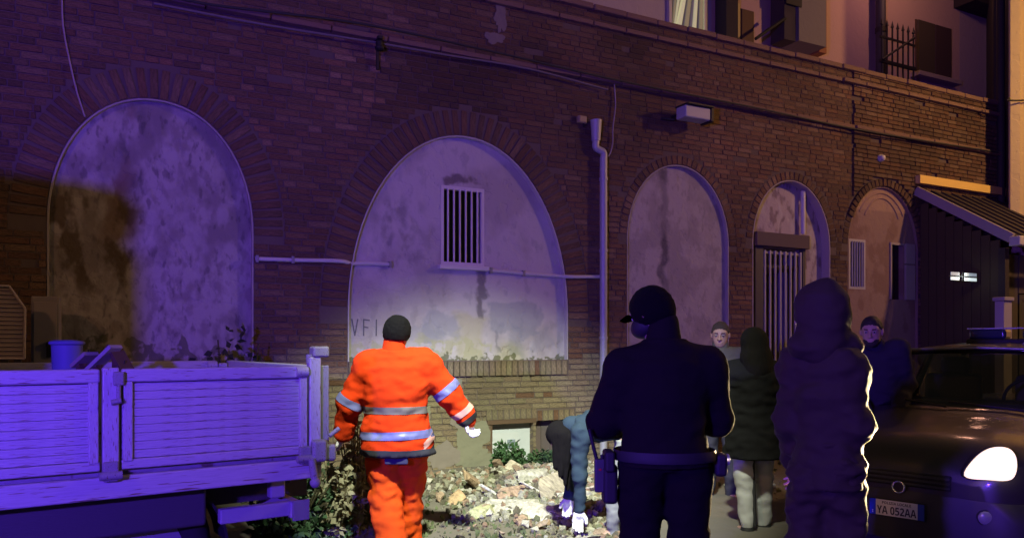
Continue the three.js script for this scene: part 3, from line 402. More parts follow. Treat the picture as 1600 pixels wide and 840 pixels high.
// ------------------------------------------------------------------ the tipper truck: its bed reaches into the picture, its cab stands left of it
const TX = -1.135, TZ = 4.52, TD = [0.812, 0.583];      // rear near corner of the bed, and the direction from cab to tail
{
  const o = thing('tipper_truck', 'white flatbed truck with dropside panels, lit violet by the beacon', 'truck', [TX, 0, -TZ], Math.atan2(0.583, 0.812));
  // local: +x to the tail, y up, +z to the near side; the near side panel lies in z = 0, tail at x = 0
  const scuff = tex(512, 256, (u, v) => { const s = fbm(u * 5, v * 46, 3, 4), q = fbm(u * 16, v * 16, 8, 5), r = smooth(0.2, 0.34, fbm(u * 11 + 5, v * 9, 12, 5)); const k = 0.92 + 0.07 * s + 0.24 * q; return [k * (1 - r) + 0.42 * r, k * (1 - r) + 0.27 * r, k * (1 - r) + 0.2 * r]; }, true), al = paint([0.47, 0.45, 0.47], 0.5, { map: scuff, bumpMap: rep(coarse, 1.4), bumpScale: 0.004 }), al2 = paint([0.45, 0.43, 0.45], 0.5, { map: scuff }), old = paint([0.26, 0.25, 0.26], 0.6, { map: scuff }), chassis = paint([0.05, 0.045, 0.05], 0.65);
  const YB = 0.87, YT = 1.385, xj = -1.075, L = 2.02, Wd = 1.95;
  const panel = (x0, x1, z, turn) => {
    const g = new THREE.Group(); g.name = 'side_panel'; o.add(g); const w = x1 - x0, n = 9, y0 = YB + 0.055, h = (YT - 0.075 - y0) / n;
    for (let i = 0; i < n; i++) part('slat', rbox(w - 0.01, h - 0.0015, 0.022, 0.0025, (x0 + x1) / 2, y0 + h * (i + 0.5), z + rr(-0.0015, 0.0015)), al, g);
    part('top_rail', rbox(w, 0.07, 0.04, 0.012, (x0 + x1) / 2, YT - 0.036, z + 0.004), al2, g); part('bottom_rail', rbox(w, 0.05, 0.036, 0.008, (x0 + x1) / 2, YB + 0.028, z + 0.004), al2, g); part('backing', box(w, YT - YB - 0.05, 0.008, (x0 + x1) / 2, (YT + YB) / 2, z - 0.018), old, g);
    for (const x of [x0 + 0.03, x1 - 0.03]) part('end_profile', rbox(0.045, YT - YB - 0.11, 0.03, 0.006, x, (YT + YB) / 2 - 0.012, z + 0.014), al2, g);
    return g;
  };
  panel(-L, xj - 0.075, 0); panel(xj + 0.02, -0.075, 0); panel(-L, xj - 0.075, -Wd); panel(xj + 0.02, -0.075, -Wd);
  for (const z of [0, -Wd]) {
    part('stanchion', rbox(0.075, YT - YB + 0.01, 0.05, 0.008, xj - 0.028, (YT + YB) / 2, z + 0.006), al2, o);
    if (z) continue; const lk = new THREE.Group(); lk.name = 'latch'; o.add(lk); part('hook', [rbox(0.05, 0.07, 0.03, 0.008, xj + 0.005, YT - 0.05, z + 0.035), bar([xj + 0.005, YT - 0.08, z + 0.04], [xj + 0.005, YT - 0.17, z + 0.045], 0.011)], old, lk); part('handle', bar([xj - 0.03, YT - 0.17, z + 0.045], [xj + 0.015, YT - 0.16, z + 0.05], 0.014), old, lk);
    for (const x of [xj - 0.03, -0.10]) part('hinge', [rbox(0.07, 0.10, 0.03, 0.008, x, YB + 0.0, z + 0.034), new THREE.CylinderGeometry(0.022, 0.022, 0.10, 12).rotateZ(Math.PI / 2).translate(x, YB - 0.02, z + 0.045)], old, o);
  }
  // tail corner posts, tailgate and its lock
  for (const z of [0, -Wd]) {
    const cp = new THREE.Group(); cp.name = 'corner_post'; o.add(cp); part('post', rbox(0.07, YT - YB + (z ? 0 : 0.06), 0.06, 0.01, -0.034, (YT + YB) / 2 + (z ? -0.02 : 0.02), z), al2, cp); part('post', rbox(0.05, YT - YB, 0.05, 0.008, 0.035, (YT + YB) / 2, z - 0.02), old, cp); if (z === 0) part('lock_head', [rbox(0.10, 0.065, 0.08, 0.015, 0.0, YT + 0.08, z), cyl(0.02, 0.02, 0.05, -0.06, YT + 0.04, z)], old, cp); part('latch_pin', new THREE.CylinderGeometry(0.03, 0.03, 0.07, 14).rotateZ(Math.PI / 2).translate(-0.115, YT - 0.035, z + 0.02), al2, cp);
    part('corner_lock', [rbox(0.09, 0.13, 0.06, 0.02, -0.02, YB + 0.02, z + 0.04), rbox(0.07, 0.10, 0.08, 0.02, 0.06, YB + 0.0, z + 0.0), bar([-0.07, YB - 0.02, z + 0.06], [-0.05, YB - 0.16, z + 0.065], 0.022), new THREE.SphereGeometry(0.032, 12, 8).translate(-0.05, YB - 0.16, z + 0.065), bar([0.05, YB + 0.10, z + 0.03], [0.11, YB + 0.14, z + 0.03], 0.014)], old, o);
  }
  const tg = new THREE.Group(); tg.name = 'tailgate'; o.add(tg); for (let i = 0; i < 9; i++) part('slat', rbox(0.022, 0.042, Wd - 0.1, 0.003, 0.02, YB + 0.08 + i * 0.046, -Wd / 2), al, tg); part('top_rail', rbox(0.045, 0.07, Wd - 0.1, 0.01, 0.022, YT - 0.036, -Wd / 2), al2, tg);
  part('bed_floor', box(L, 0.05, Wd - 0.06, -L / 2, YB - 0.035, -Wd / 2), old, o);
  part('side_rail', rbox(L + 0.02, 0.115, 0.05, 0.01, -L / 2, YB - 0.085, -0.01), al2, o); part('side_rail', rbox(L + 0.02, 0.115, 0.05, 0.01, -L / 2, YB - 0.085, -Wd + 0.01), al2, o);
  part('bulkhead', [box(0.05, 0.62, Wd - 0.08, -L - 0.03, YB + 0.31, -Wd / 2)], al2, o);
  // under the bed
  for (const z of [-0.5, -Wd + 0.5]) part('chassis_beam', box(L + 2.2, 0.16, 0.07, -L / 2 - 1.0, YB - 0.25, z), chassis, o);
  for (const x of [-0.25, -1.1, -1.9]) part('cross_member', box(0.07, 0.07, Wd - 0.2, x, YB - 0.1, -Wd / 2), chassis, o);
  part('toolbox', rbox(1.4, 0.235, 0.4, 0.02, -1.30, YB - 0.255, -0.34), paint([0.06, 0.055, 0.06], 0.6), o);
  for (const z of [-0.34, -Wd + 0.34]) {
    const w = new THREE.Group(); w.name = 'rear_wheel'; w.position.set(-0.90, 0.37, z); o.add(w); part('tyre', new THREE.TorusGeometry(0.27, 0.1, 12, 32).scale(1, 1, 1.2), mat.rubber, w); part('rim', new THREE.CylinderGeometry(0.2, 0.2, 0.16, 24).rotateX(Math.PI / 2), mat.steel, w);
    const mg = new THREE.Group(); mg.name = 'mudguard'; mg.position.set(-0.90, 0.37, z); o.add(mg); const sh = new THREE.Shape(); sh.absarc(0, 0, 0.44, 0.1, Math.PI - 0.1, false); sh.absarc(0, 0, 0.425, Math.PI - 0.1, 0.1, true); part('guard', new THREE.ExtrudeGeometry(sh, { depth: 0.26, bevelEnabled: false, curveSegments: 20 }).translate(0, -0.03, -0.13), mat.black, mg);
  }
  const ub = new THREE.Group(); ub.name = 'underrun_bar'; ub.position.set(0.14, -0.04, 0); o.add(ub); part('bar', rbox(0.07, 0.10, 1.7, 0.012, -0.24, 0.57, -Wd / 2 + 0.02), paint([0.34, 0.33, 0.36], 0.55), ub); part('end_plate', rbox(0.10, 0.12, 0.02, 0.004, -0.22, 0.57, -0.085), paint([0.2, 0.2, 0.22], 0.6), ub);
  part('bar_arm', rbox(0.42, 0.085, 0.06, 0.01, -0.46, 0.575, -0.16), paint([0.34, 0.33, 0.36], 0.55), ub); for (const z of [-0.2, -Wd + 0.24]) part('bracket', [rbox(0.09, 0.16, 0.07, 0.01, -0.33, 0.72, z)], paint([0.30, 0.29, 0.32], 0.55), ub);
  const tl = new THREE.Group(); tl.name = 'tail_cluster'; o.add(tl); part('housing', rbox(0.06, 0.10, 0.28, 0.01, -0.10, 0.71, -0.42), mat.black, tl); part('lens', rbox(0.02, 0.08, 0.26, 0.006, -0.062, 0.71, -0.42), M([0.25, 0.02, 0.015], 0.25), tl);
  // the cab, left of the picture, which keeps the beacon's light off that end of the wall
  const cx = -L - 0.12, cab = new THREE.Group(); cab.name = 'cab'; o.add(cab);
  const white = paint([0.62, 0.62, 0.63], 0.35); const prof = [[0, 0.55], [0, 2.16], [-0.08, 2.26], [-1.05, 2.26], [-1.22, 2.20], [-1.62, 1.42], [-1.72, 1.25], [-1.74, 0.5], [-1.45, 0.5], [-1.3, 0.78], [-0.95, 0.78], [-0.8, 0.55]];
  part('shell', extr(prof, 1.85, 0.03).translate(cx, 0, -1.9), white, cab); part('windscreen', beam([cx - 1.29, 2.14, -0.97], [cx - 1.635, 1.47, -0.97], 1.6, 0.012), mat.glass, cab); part('side_window', extr([[-0.35, 1.45], [-0.35, 2.1], [-1.1, 2.1], [-1.42, 1.45]], 0.01).translate(cx, 0, -0.01), M([0.02, 0.02, 0.025], 0.05), cab); part('door_handle', rbox(0.14, 0.03, 0.03, 0.01, cx - 0.5, 1.25, 0.0), mat.black, cab); part('headlamp_unit', rbox(0.04, 0.18, 0.3, 0.02, cx - 1.76, 0.85, -0.35), mat.glass, cab);
  part('added_roof_load', [[0.12, 0.16, -0.3], [0.16, 0.14, -0.62], [0.10, 0.20, -1.0], [0.17, 0.12, -1.4], [0.13, 0.18, -1.65]].map(([r, dx, z], i) => { const g = new THREE.CylinderGeometry(r, r * 0.9, 0.5 + 0.22 * i % 0.6, 12, 3).rotateZ(Math.PI / 2 - 0.15 + 0.12 * i).rotateY(0.3 * i - 0.5).translate(cx - dx - 0.05 * i, 2.30 + r * 0.85, z), p = g.attributes.position; for (let q = 0; q < p.count; q++) p.setY(q, p.getY(q) + 0.05 * n3(p.getX(q) * 5, p.getY(q) * 5, p.getZ(q) * 5)); g.computeVertexNormals(); return g; }), M([0.12, 0.13, 0.10], 0.9), cab); part('added_rack', [box(0.04, 0.06, 1.7, cx - 0.1, 2.30, -0.97), box(0.04, 0.06, 1.7, cx - 0.8, 2.30, -0.97)], mat.steel, cab); part('bumper', rbox(0.16, 0.25, 1.9, 0.04, cx - 1.76, 0.5, -0.97), mat.black, cab); for (const z of [-0.2, -1.75]) part('front_wheel', [new THREE.TorusGeometry(0.27, 0.1, 12, 32).translate(cx - 1.12, 0.37, z), new THREE.CylinderGeometry(0.19, 0.19, 0.14, 20).rotateX(Math.PI / 2).translate(cx - 1.12, 0.37, z)], mat.rubber, cab);  // load and rack added to break up the top of the cab shadow
}
// small things in front of the leftmost arch, beyond the truck bed
const lerp2 = (a, b, t) => a.map((v, i) => v + (b[i] - v) * t);
const onWall = (px, py, w) => { const [u, v] = uv(px, py, w); return [u, v]; };
{
  const w = 0.75, P = (x, y) => onWall(x, y, w);
  const sc = wallThing('mesh_panel', 'pale perforated panel with a cut corner behind the truck', 'panel'); const pts = [[-40, 560], [38, 560], [39, 482], [14, 447], [-40, 447]].map(([x, y]) => P(x, y));
  part('board', extr([...pts].map(([a, b]) => [a, b]), 0.02).translate(0, 0, w), paint([0.30, 0.25, 0.23], 0.7), sc); const [l, b] = P(-40, 558), [r, t] = P(37, 450);
  const ww = []; for (let y = b + 0.02; y < t; y += 0.035) { const cutr = y > P(0, 482)[1] ? Math.max(0, (y - P(0, 482)[1]) / (t - P(0, 482)[1]) * (r - P(14, 450)[0])) : 0; ww.push(bar([l, y, w + 0.026], [r - 0.01 - cutr, y, w + 0.026], 0.005, 5)); } part('wire_mesh', ww, paint([0.42, 0.36, 0.33], 0.6), sc);
  part('edge_frame', [[0, 1], [1, 2], [2, 3], [3, 4]].map(([i, j]) => bar([...pts[i], w + 0.03], [...pts[j], w + 0.03], 0.01, 6)), paint([0.48, 0.41, 0.38], 0.6), sc); part('leg', [box(0.05, pts[0][1], 0.05, pts[0][0] + 0.2, pts[0][1] / 2, w), box(0.05, pts[1][1], 0.05, pts[1][0] - 0.05, pts[1][1] / 2, w)], mat.iron, sc);
  const [cl, ct] = onWall(47, 462, 0.45), [cr] = onWall(92, 462, 0.45); const cb = wallThing('meter_cabinet', 'plain grey-brown cabinet with a lock against the leftmost arch', 'cabinet', (cl + cr) / 2, 0.3); part('body', rbox(cr - cl, ct, 0.28, 0.015, 0, ct / 2, 0), paint([0.26, 0.23, 0.22], 0.7), cb); part('door', rbox(cr - cl - 0.04, ct - 0.1, 0.02, 0.006, 0, ct / 2, 0.147), paint([0.29, 0.25, 0.24], 0.7), cb); part('lock', [cyl(0.03, 0.03, 0.03).rotateX(Math.PI / 2).translate((cr - cl) / 2 - 0.07, ct - 0.42, 0.17), box(0.05, 0.13, 0.02, (cr - cl) / 2 - 0.07, ct - 0.46, 0.162)], mat.black, cb);
  const at = (px, py, z) => [(px - 800) / FOC * z, EYE + (HOR - py) / FOC * z, -z];
  { const z = 5.2, [x, y] = at(104, 531, z), h = y - 0.865, cr = thing('plastic_bin', 'tall blue plastic bin standing in the truck bed', 'bin', [x, 0.865, -z], 0.5), bm = M([0.12, 0.13, 0.32], 0.6); part('body', new THREE.CylinderGeometry(0.095, 0.075, h - 0.03, 20).translate(0, h / 2, 0), bm, cr); part('rim', new THREE.TorusGeometry(0.096, 0.014, 8, 28).rotateX(Math.PI / 2).translate(0, h - 0.02, 0), bm, cr); part('lid', cyl(0.09, 0.08, 0.02, 0, h - 0.012, 0, 24), bm, cr); }
  for (const [x0, y0, x1, y1, label, m] of [[140, 580, 188, 541, 'pale broken board leaning up to the right in the truck bed', paint([0.34, 0.32, 0.33], 0.8)], [176, 540, 206, 580, 'short dark plank leaning to the left in the truck bed', mat.wood], [120, 572, 150, 552, 'pale sheet of board lying on the load in the truck bed', paint([0.30, 0.25, 0.26], 0.8)]]) { const z = 5.0, a = at(x0, y0, z), b = at(x1, y1, z), q = thing('broken_board', label, 'board', [a[0], 0.87, -z]); const A = [0, a[1] - 0.87, 0], B = [b[0] - a[0], b[1] - 0.87, 0.06]; part('board', beam(A, B, 0.10, 0.025), m, q); part('nail', bar(lerp2(A, B, 0.8), [lerp2(A, B, 0.8)[0], lerp2(A, B, 0.8)[1] + 0.04, 0.05], 0.004, 6), mat.iron, q); part('splint', beam([A[0], 0.01, A[2]], lerp2(A, B, 0.3), 0.05, 0.03), mat.wood, q); }
}

// ------------------------------------------------------------------ dark police car at the right
{
  const CT = -0.80, o = thing('police_car', 'dark patrol car with one headlight shining at the right edge', 'car', [2.60, 0, -5.12], CT);
  // local: +z forward, +x to the car's left
  const body = new THREE.MeshPhysicalMaterial({ color: col([0.028, 0.025, 0.022]), roughness: 0.38, clearcoat: 0.7, clearcoatRoughness: 0.12, bumpMap: grain3, bumpScale: 0.0002 });
  const S = [[0.03, 0.50, 0.30, 0.46, 0.60, 0.63], [0.0, 0.60, 0.25, 0.47, 0.67, 0.72], [-0.10, 0.72, 0.21, 0.48, 0.755, 0.81], [-0.28, 0.79, 0.20, 0.50, 0.82, 0.88], [-0.55, 0.82, 0.20, 0.52, 0.86, 0.925], [-0.85, 0.835, 0.2, 0.53, 0.88, 0.965], [-1.15, 0.84, 0.2, 0.54, 0.91, 1.02], [-1.7, 0.845, 0.2, 0.55, 0.93, 0.985], [-2.6, 0.85, 0.2, 0.55, 0.94, 0.985], [-3.4, 0.84, 0.22, 0.55, 0.95, 0.99], [-3.8, 0.80, 0.26, 0.55, 0.94, 0.985], [-3.98, 0.70, 0.3, 0.55, 0.86, 0.9]];
  const sec = ([z, hw, yb, ym, ys, yt]) => { const R = [[0, yb], [hw * 0.9, yb], [hw * 0.985, yb + 0.08], [hw, ym], [hw * 0.99, (ym + ys) / 2], [hw * 0.965, ys - 0.02], [hw * 0.92, ys + 0.02], [hw * 0.8, yt - 0.012], [hw * 0.45, yt + 0.018], [0, yt + 0.025]]; return [...R.map(([x, y]) => [x, y, z]), ...R.slice(1, -1).reverse().map(([x, y]) => [-x, y, z])]; };
  const loft = (secs) => { const n = secs[0].length, pos = [], idx = [], uvs = []; secs.forEach((s, i) => s.forEach((p, j) => { pos.push(...p); uvs.push(j / n * 4, p[2]); })); for (let i = 0; i < secs.length - 1; i++) for (let j = 0; j < n; j++) { const a = i * n + j, b = i * n + (j + 1) % n, c = a + n, d = b + n; idx.push(a, b, c, b, d, c); } for (const [i, f] of [[0, 1], [secs.length - 1, 0]]) for (let j = 1; j < n - 1; j++) f ? idx.push(i * n, i * n + j + 1, i * n + j) : idx.push(i * n, i * n + j, i * n + j + 1); const g = new THREE.BufferGeometry(); g.setAttribute('position', new THREE.Float32BufferAttribute(pos, 3)); g.setAttribute('uv', new THREE.Float32BufferAttribute(uvs, 2)); g.setIndex(idx); g.computeVertexNormals(); return g; };
  // refine sections along the length
  const F = []; for (let i = 0; i < S.length - 1; i++) for (let k = 0; k < 4; k++) { const P = S[Math.max(0, i - 1)], A = S[i], B = S[i + 1], Q = S[Math.min(S.length - 1, i + 2)], t = k / 4; F.push(A.map((a, m) => { const tt = t * t, t3 = tt * t; return 0.5 * (2 * a + (B[m] - P[m]) * t + (2 * P[m] - 5 * a + 4 * B[m] - Q[m]) * tt + (3 * a - P[m] - 3 * B[m] + Q[m]) * t3); })); } F.push(S[S.length - 1]);
  part('body_shell', loft(F.map(sec)), body, o);
  // greenhouse
  const wb = [0.70, 1.015, -1.08], wt = [0.56, 1.455, -1.78], rb = [0.66, 0.99, -3.85], rt = [0.55, 1.44, -3.35];
  const pillar = (a, b, r) => [bar([a[0], a[1], a[2]], [b[0], b[1], b[2]], r, 10), bar([-a[0], a[1], a[2]], [-b[0], b[1], b[2]], r, 10)];
  part('pillar', pillar(wb, wt, 0.032), body, o); part('pillar', pillar([0.73, 0.98, -2.35], [0.575, 1.45, -2.45], 0.035), body, o); part('pillar', pillar(rb, rt, 0.045), body, o);
  const roofS = []; for (let i = 0; i <= 10; i++) { const t = i / 10, z = wt[2] + (rt[2] - wt[2]) * t, h = 0.56 + 0.02 * Math.sin(t * 3.1), y = 1.455 + 0.035 * Math.sin(t * 3.14); roofS.push([[0, y + 0.045, z], [h * 0.5, y + 0.038, z], [h * 0.9, y + 0.012, z], [h, y - 0.02, z], [h * 0.9, y - 0.03, z], [0, y - 0.01, z], [-h * 0.9, y - 0.03, z], [-h, y - 0.02, z], [-h * 0.9, y + 0.012, z], [-h * 0.5, y + 0.038, z]]); } part('roof', loft(roofS), body, o);
  const sheet = (c, bow = 0, n = 10) => { const pos = [], idx = [], uvs = []; for (let i = 0; i <= n; i++) for (let j = 0; j <= n; j++) { const a = i / n, b = j / n; const p = [0, 1, 2].map((k) => (c[0][k] * (1 - a) + c[1][k] * a) * (1 - b) + (c[3][k] * (1 - a) + c[2][k] * a) * b); p[2] += bow * Math.sin(a * Math.PI); pos.push(...p); uvs.push(a, b); } for (let i = 0; i < n; i++) for (let j = 0; j < n; j++) { const a = i * (n + 1) + j; idx.push(a, a + n + 1, a + 1, a + 1, a + n + 1, a + n + 2); } const g = new THREE.BufferGeometry(); g.setAttribute('position', new THREE.Float32BufferAttribute(pos, 3)); g.setAttribute('uv', new THREE.Float32BufferAttribute(uvs, 2)); g.setIndex(idx); g.computeVertexNormals(); return g; };
  const tint = new THREE.MeshPhysicalMaterial({ color: col([0.50, 0.52, 0.5]), roughness: 0.03, transmission: 1, thickness: 0, ior: 1.5 });
  part('windscreen', sheet([[-wb[0], wb[1], wb[2]], [wb[0], wb[1], wb[2]], [wt[0], wt[1], wt[2]], [-wt[0], wt[1], wt[2]]], 0.06), tint, o);
  part('windscreen_trim', [bar([-wt[0], wt[1] + 0.012, wt[2] + 0.02], [0, wt[1] + 0.03, wt[2] + 0.07], 0.012), bar([0, wt[1] + 0.03, wt[2] + 0.07], [wt[0], wt[1] + 0.012, wt[2] + 0.02], 0.012)], paint([0.30, 0.29, 0.30], 0.3, { metalness: 0.6 }), o);
  for (const k of [1, -1]) { part('side_window', sheet([[k * 0.71, 1.0, -1.2], [k * 0.735, 0.985, -2.3], [k * 0.575, 1.44, -2.4], [k * 0.565, 1.44, -1.85]]), tint, o); part('side_window', sheet([[k * 0.735, 0.985, -2.4], [k * 0.68, 0.985, -3.7], [k * 0.55, 1.43, -3.3], [k * 0.575, 1.44, -2.48]]), tint, o); }
  part('rear_window', sheet([[-rb[0], rb[1], rb[2]], [rb[0], rb[1], rb[2]], [rt[0], rt[1], rt[2]], [-rt[0], rt[1], rt[2]]]), tint, o);
  part('lit_screen_edge', [1, -1].map((k) => bar([k * (wb[0] - 0.03), wb[1] + 0.01, wb[2] + 0.035], [k * (wt[0] - 0.03), wt[1] - 0.01, wt[2] + 0.04], 0.013)), paint([0.33, 0.31, 0.29], 0.4), o);  // pale bars put in for the light seen along the screen edges
  const trim = M([0.05, 0.045, 0.04], 0.8); part('dashboard', rbox(1.3, 0.16, 0.5, 0.05, 0, 0.99, -1.45), trim, o);
  for (const k of [0.36, -0.36]) part('seat', [rbox(0.46, 0.5, 0.14, 0.05, k, 1.0, -2.35).rotateX(-0.0), rbox(0.24, 0.16, 0.1, 0.04, k, 1.32, -2.42)], M([0.09, 0.075, 0.065], 0.9), o);
  const wheel3 = new THREE.TorusGeometry(0.18, 0.014, 8, 28).rotateX(-0.5).translate(0.36, 1.08, -1.75); part('steering_wheel', wheel3, mat.black, o);
  // bonnet seams, bumper groove, grille, emblem
  for (const k of [1, -1]) part('bonnet_seam', tube([[k * 0.44, 0.79, -0.12], [k * 0.56, 0.872, -0.35], [k * 0.64, 0.93, -0.65], [k * 0.70, 0.99, -1.05]], 0.006, 20, 5), mat.black, o);
  part('wing_crease', tube([[0.56, 0.765, -0.09], [0.67, 0.845, -0.32], [0.735, 0.895, -0.6], [0.765, 0.94, -1.05]], 0.02, 20, 8), new THREE.MeshPhysicalMaterial({ color: col([0.05, 0.045, 0.05]), roughness: 0.25, clearcoat: 1 }), o);
  const gr = new THREE.Group(); gr.name = 'grille'; o.add(gr); part('opening', rbox(0.62, 0.10, 0.03, 0.012, 0, 0.62, 0.02), mat.black, gr); for (let i = 0; i < 3; i++) part('slat', rbox(0.6, 0.012, 0.02, 0.004, 0, 0.59 + i * 0.03, 0.034), mat.plastic, gr);
  const em = new THREE.Group(); em.name = 'emblem'; em.position.set(0, 0.565, 0.052); o.add(em); part('ring', new THREE.TorusGeometry(0.037, 0.008, 8, 28), M([0.7, 0.7, 0.7], 0.2, { metalness: 1 }), em); part('disc', new THREE.CylinderGeometry(0.033, 0.033, 0.008, 24).rotateX(Math.PI / 2), M([0.03, 0.02, 0.02], 0.3), em);
  // number plate
  { const c = document.createElement('canvas'); c.width = 720; c.height = 220; const x = c.getContext('2d'); x.fillStyle = '#e9e6ea'; x.fillRect(0, 0, 720, 220); x.fillStyle = '#1b36c4'; x.fillRect(0, 0, 84, 220); x.fillStyle = '#2743b8'; x.fillRect(636, 0, 84, 220); x.fillStyle = '#2a1d4a'; x.textAlign = 'center'; x.font = 'bold 50px sans-serif'; x.fillText('POLIZIA LOCALE', 360, 58, 500); x.font = 'bold 150px sans-serif'; x.fillText('YA 052AA', 360, 196, 520); x.fillStyle = '#ffffff'; x.font = 'bold 54px sans-serif'; x.fillText('I', 42, 196);
    const t = new THREE.CanvasTexture(c); t.colorSpace = THREE.SRGBColorSpace; const np = new THREE.Group(); np.name = 'number_plate'; np.position.set(-0.01, 0.42, 0.058); np.scale.setScalar(0.95); o.add(np); const g = new THREE.PlaneGeometry(0.36, 0.11).translate(0, 0, 0.0095); part('plate', g, M([1, 1, 1], 0.45, { map: t }), np); part('holder', rbox(0.374, 0.124, 0.016, 0.005), mat.black, np); }
  part('bumper', loft([0.055, 0.03, -0.06, -0.2].map((z, i) => { const hw = [0.52, 0.66, 0.78, 0.835][i]; return [[0, 0.22, z], [hw, 0.22, z], [hw + 0.01, 0.30, z], [hw, 0.40, z], [hw * 0.98, 0.53, z - 0.015], [0, 0.545, z - 0.01], [-hw * 0.98, 0.53, z - 0.015], [-hw, 0.40, z], [-hw - 0.01, 0.30, z], [-hw, 0.22, z]]; })), M([0.03, 0.028, 0.027], 0.5), o);
  for (const k of [1, -1]) { const f = new THREE.Group(); f.name = 'fog_lamp'; f.position.set(k * 0.50, 0.44, 0.035); f.rotation.y = k * 0.35; o.add(f); part('housing', new THREE.CylinderGeometry(0.05, 0.05, 0.03, 20).rotateX(Math.PI / 2), mat.black, f); part('lens', new THREE.SphereGeometry(0.042, 18, 10).scale(1, 1, 0.35).translate(0, 0, 0.014), M([0.5, 0.5, 0.55], 0.08, { metalness: 0.6 }), f); }
  // headlights, lit
  for (const k of [1, -1]) {
    const h = new THREE.Group(); h.name = 'headlight'; h.position.set(k * 0.525, 0.765, 0.02); h.rotation.y = k * 0.42; h.rotation.x = -0.10; h.scale.set(0.84, 0.9, 1); o.add(h);
    const shp0 = [[-0.165, -0.085], [-0.02, -0.097], [0.125, -0.08], [0.155, -0.02], [0.145, 0.08], [0.10, 0.122], [0.0, 0.115], [-0.09, 0.05]].map(([x, y]) => [k * x, y]), round = new THREE.CatmullRomCurve3(shp0.map(([x, y]) => V(x, y, 0)), true, 'centripetal'), shp = round.getPoints(40).slice(0, -1).map((p) => [p.x, p.y]);
    part('housing', extr(shp, 0.10, 0.012).translate(0, 0, -0.12), mat.black, h); part('lamp_lens', extr(shp, 0.012, 0.004).translate(0, 0, 0.004), M([0.9, 0.88, 0.8], 0.3, { emissive: col([1.0, 0.72, 0.42]), emissiveIntensity: 1.35 }), h); const bowl = (x, y, rx, ry, e) => part('lamp_reflector', new THREE.SphereGeometry(1, 28, 14).scale(rx, ry, 0.012).translate(k * x, y, 0.02), M([0.9, 0.9, 0.85], 0.2, { emissive: col([1.0, 0.88, 0.64]), emissiveIntensity: e }), h); bowl(0.045, 0.005, 0.085, 0.085, HEAD.glow); bowl(-0.075, -0.035, 0.062, 0.045, 2.2);
    const s = new THREE.SpotLight(col(HEAD.color), k > 0 ? HEAD.cd * 2.6 : HEAD.cd, 14, k > 0 ? 0.26 : 0.36, 0.7, 2); s.position.set(0, 0, 0.06); { const a = (k > 0 ? -0.05 : 0.46) - k * 0.42; s.target.position.set(2.5 * Math.sin(a), k > 0 ? 0.25 : 0.1, 2.5 * Math.cos(a)); } s.shadow.radius = 3; s.castShadow = true; h.add(s, s.target);
  }
  // mirrors, wipers, light bar, handles, wheels
  for (const k of [1, -1]) { const m = new THREE.Group(); m.name = 'side_mirror'; m.position.set(k * 0.90, 1.03, -1.28); o.add(m); part('shell', new THREE.SphereGeometry(0.11, 20, 14).scale(1.0, 0.72, 0.62), body, m); part('arm', bar([-k * 0.07, -0.05, 0], [-k * 0.17, -0.09, 0.02], 0.02), mat.black, m); part('mirror', rbox(0.16, 0.11, 0.006, 0.002, 0, 0, -0.066), M([0.8, 0.8, 0.8], 0.03, { metalness: 1 }), m); }
  for (const [a, b] of [[[0.55, 1.03, -1.02], [-0.02, 1.075, -1.04]], [[-0.02, 1.04, -0.98], [-0.55, 1.10, -1.12]]]) part('wiper', [bar(a, b, 0.009, 6)], mat.black, o);
  const lb = new THREE.Group(); lb.name = 'light_bar'; lb.position.set(0.14, 1.585, -2.35); lb.scale.set(0.85, 0.8, 0.85); o.add(lb); part('base', rbox(0.86, 0.06, 0.28, 0.02, 0, -0.06, 0), mat.black, lb); for (const k of [1, -1]) part('blue_dome', rbox(0.34, 0.11, 0.26, 0.035, k * 0.24, 0.02, 0), new THREE.MeshPhysicalMaterial({ color: col([0.02, 0.02, 0.07]), roughness: 0.15, clearcoat: 1 }), lb); part('top_strip', rbox(0.85, 0.014, 0.06, 0.004, 0, 0.083, 0.09), paint([0.45, 0.45, 0.5], 0.35), lb); for (const k of [1, -1]) part('foot', box(0.05, 0.07, 0.1, k * 0.45, -0.115, 0), mat.black, lb);
  part('aerial', [bar([0.25, 1.5, -2.0], [0.33, 1.62, -2.06], 0.006, 6)], mat.steel, o);
  for (const k of [1, -1]) { part('door_handle', rbox(0.025, 0.03, 0.18, 0.01, k * 0.85, 0.84, -2.15), mat.plastic, o); part('door_seam', tube([[k * 0.81, 0.97, -1.3], [k * 0.847, 0.7, -1.25], [k * 0.845, 0.35, -1.2]], 0.005, 10, 5), mat.black, o); }
  for (const [k, z] of [[1, -0.75], [-1, -0.75], [1, -3.2], [-1, -3.2]]) { const w = new THREE.Group(); w.name = 'wheel'; w.position.set(k * 0.77, 0.31, z); o.add(w); part('tyre', new THREE.TorusGeometry(0.235, 0.085, 12, 32).rotateY(Math.PI / 2), mat.rubber, w); part('rim', new THREE.CylinderGeometry(0.19, 0.19, 0.12, 24).rotateZ(Math.PI / 2), mat.steel, w); }
}

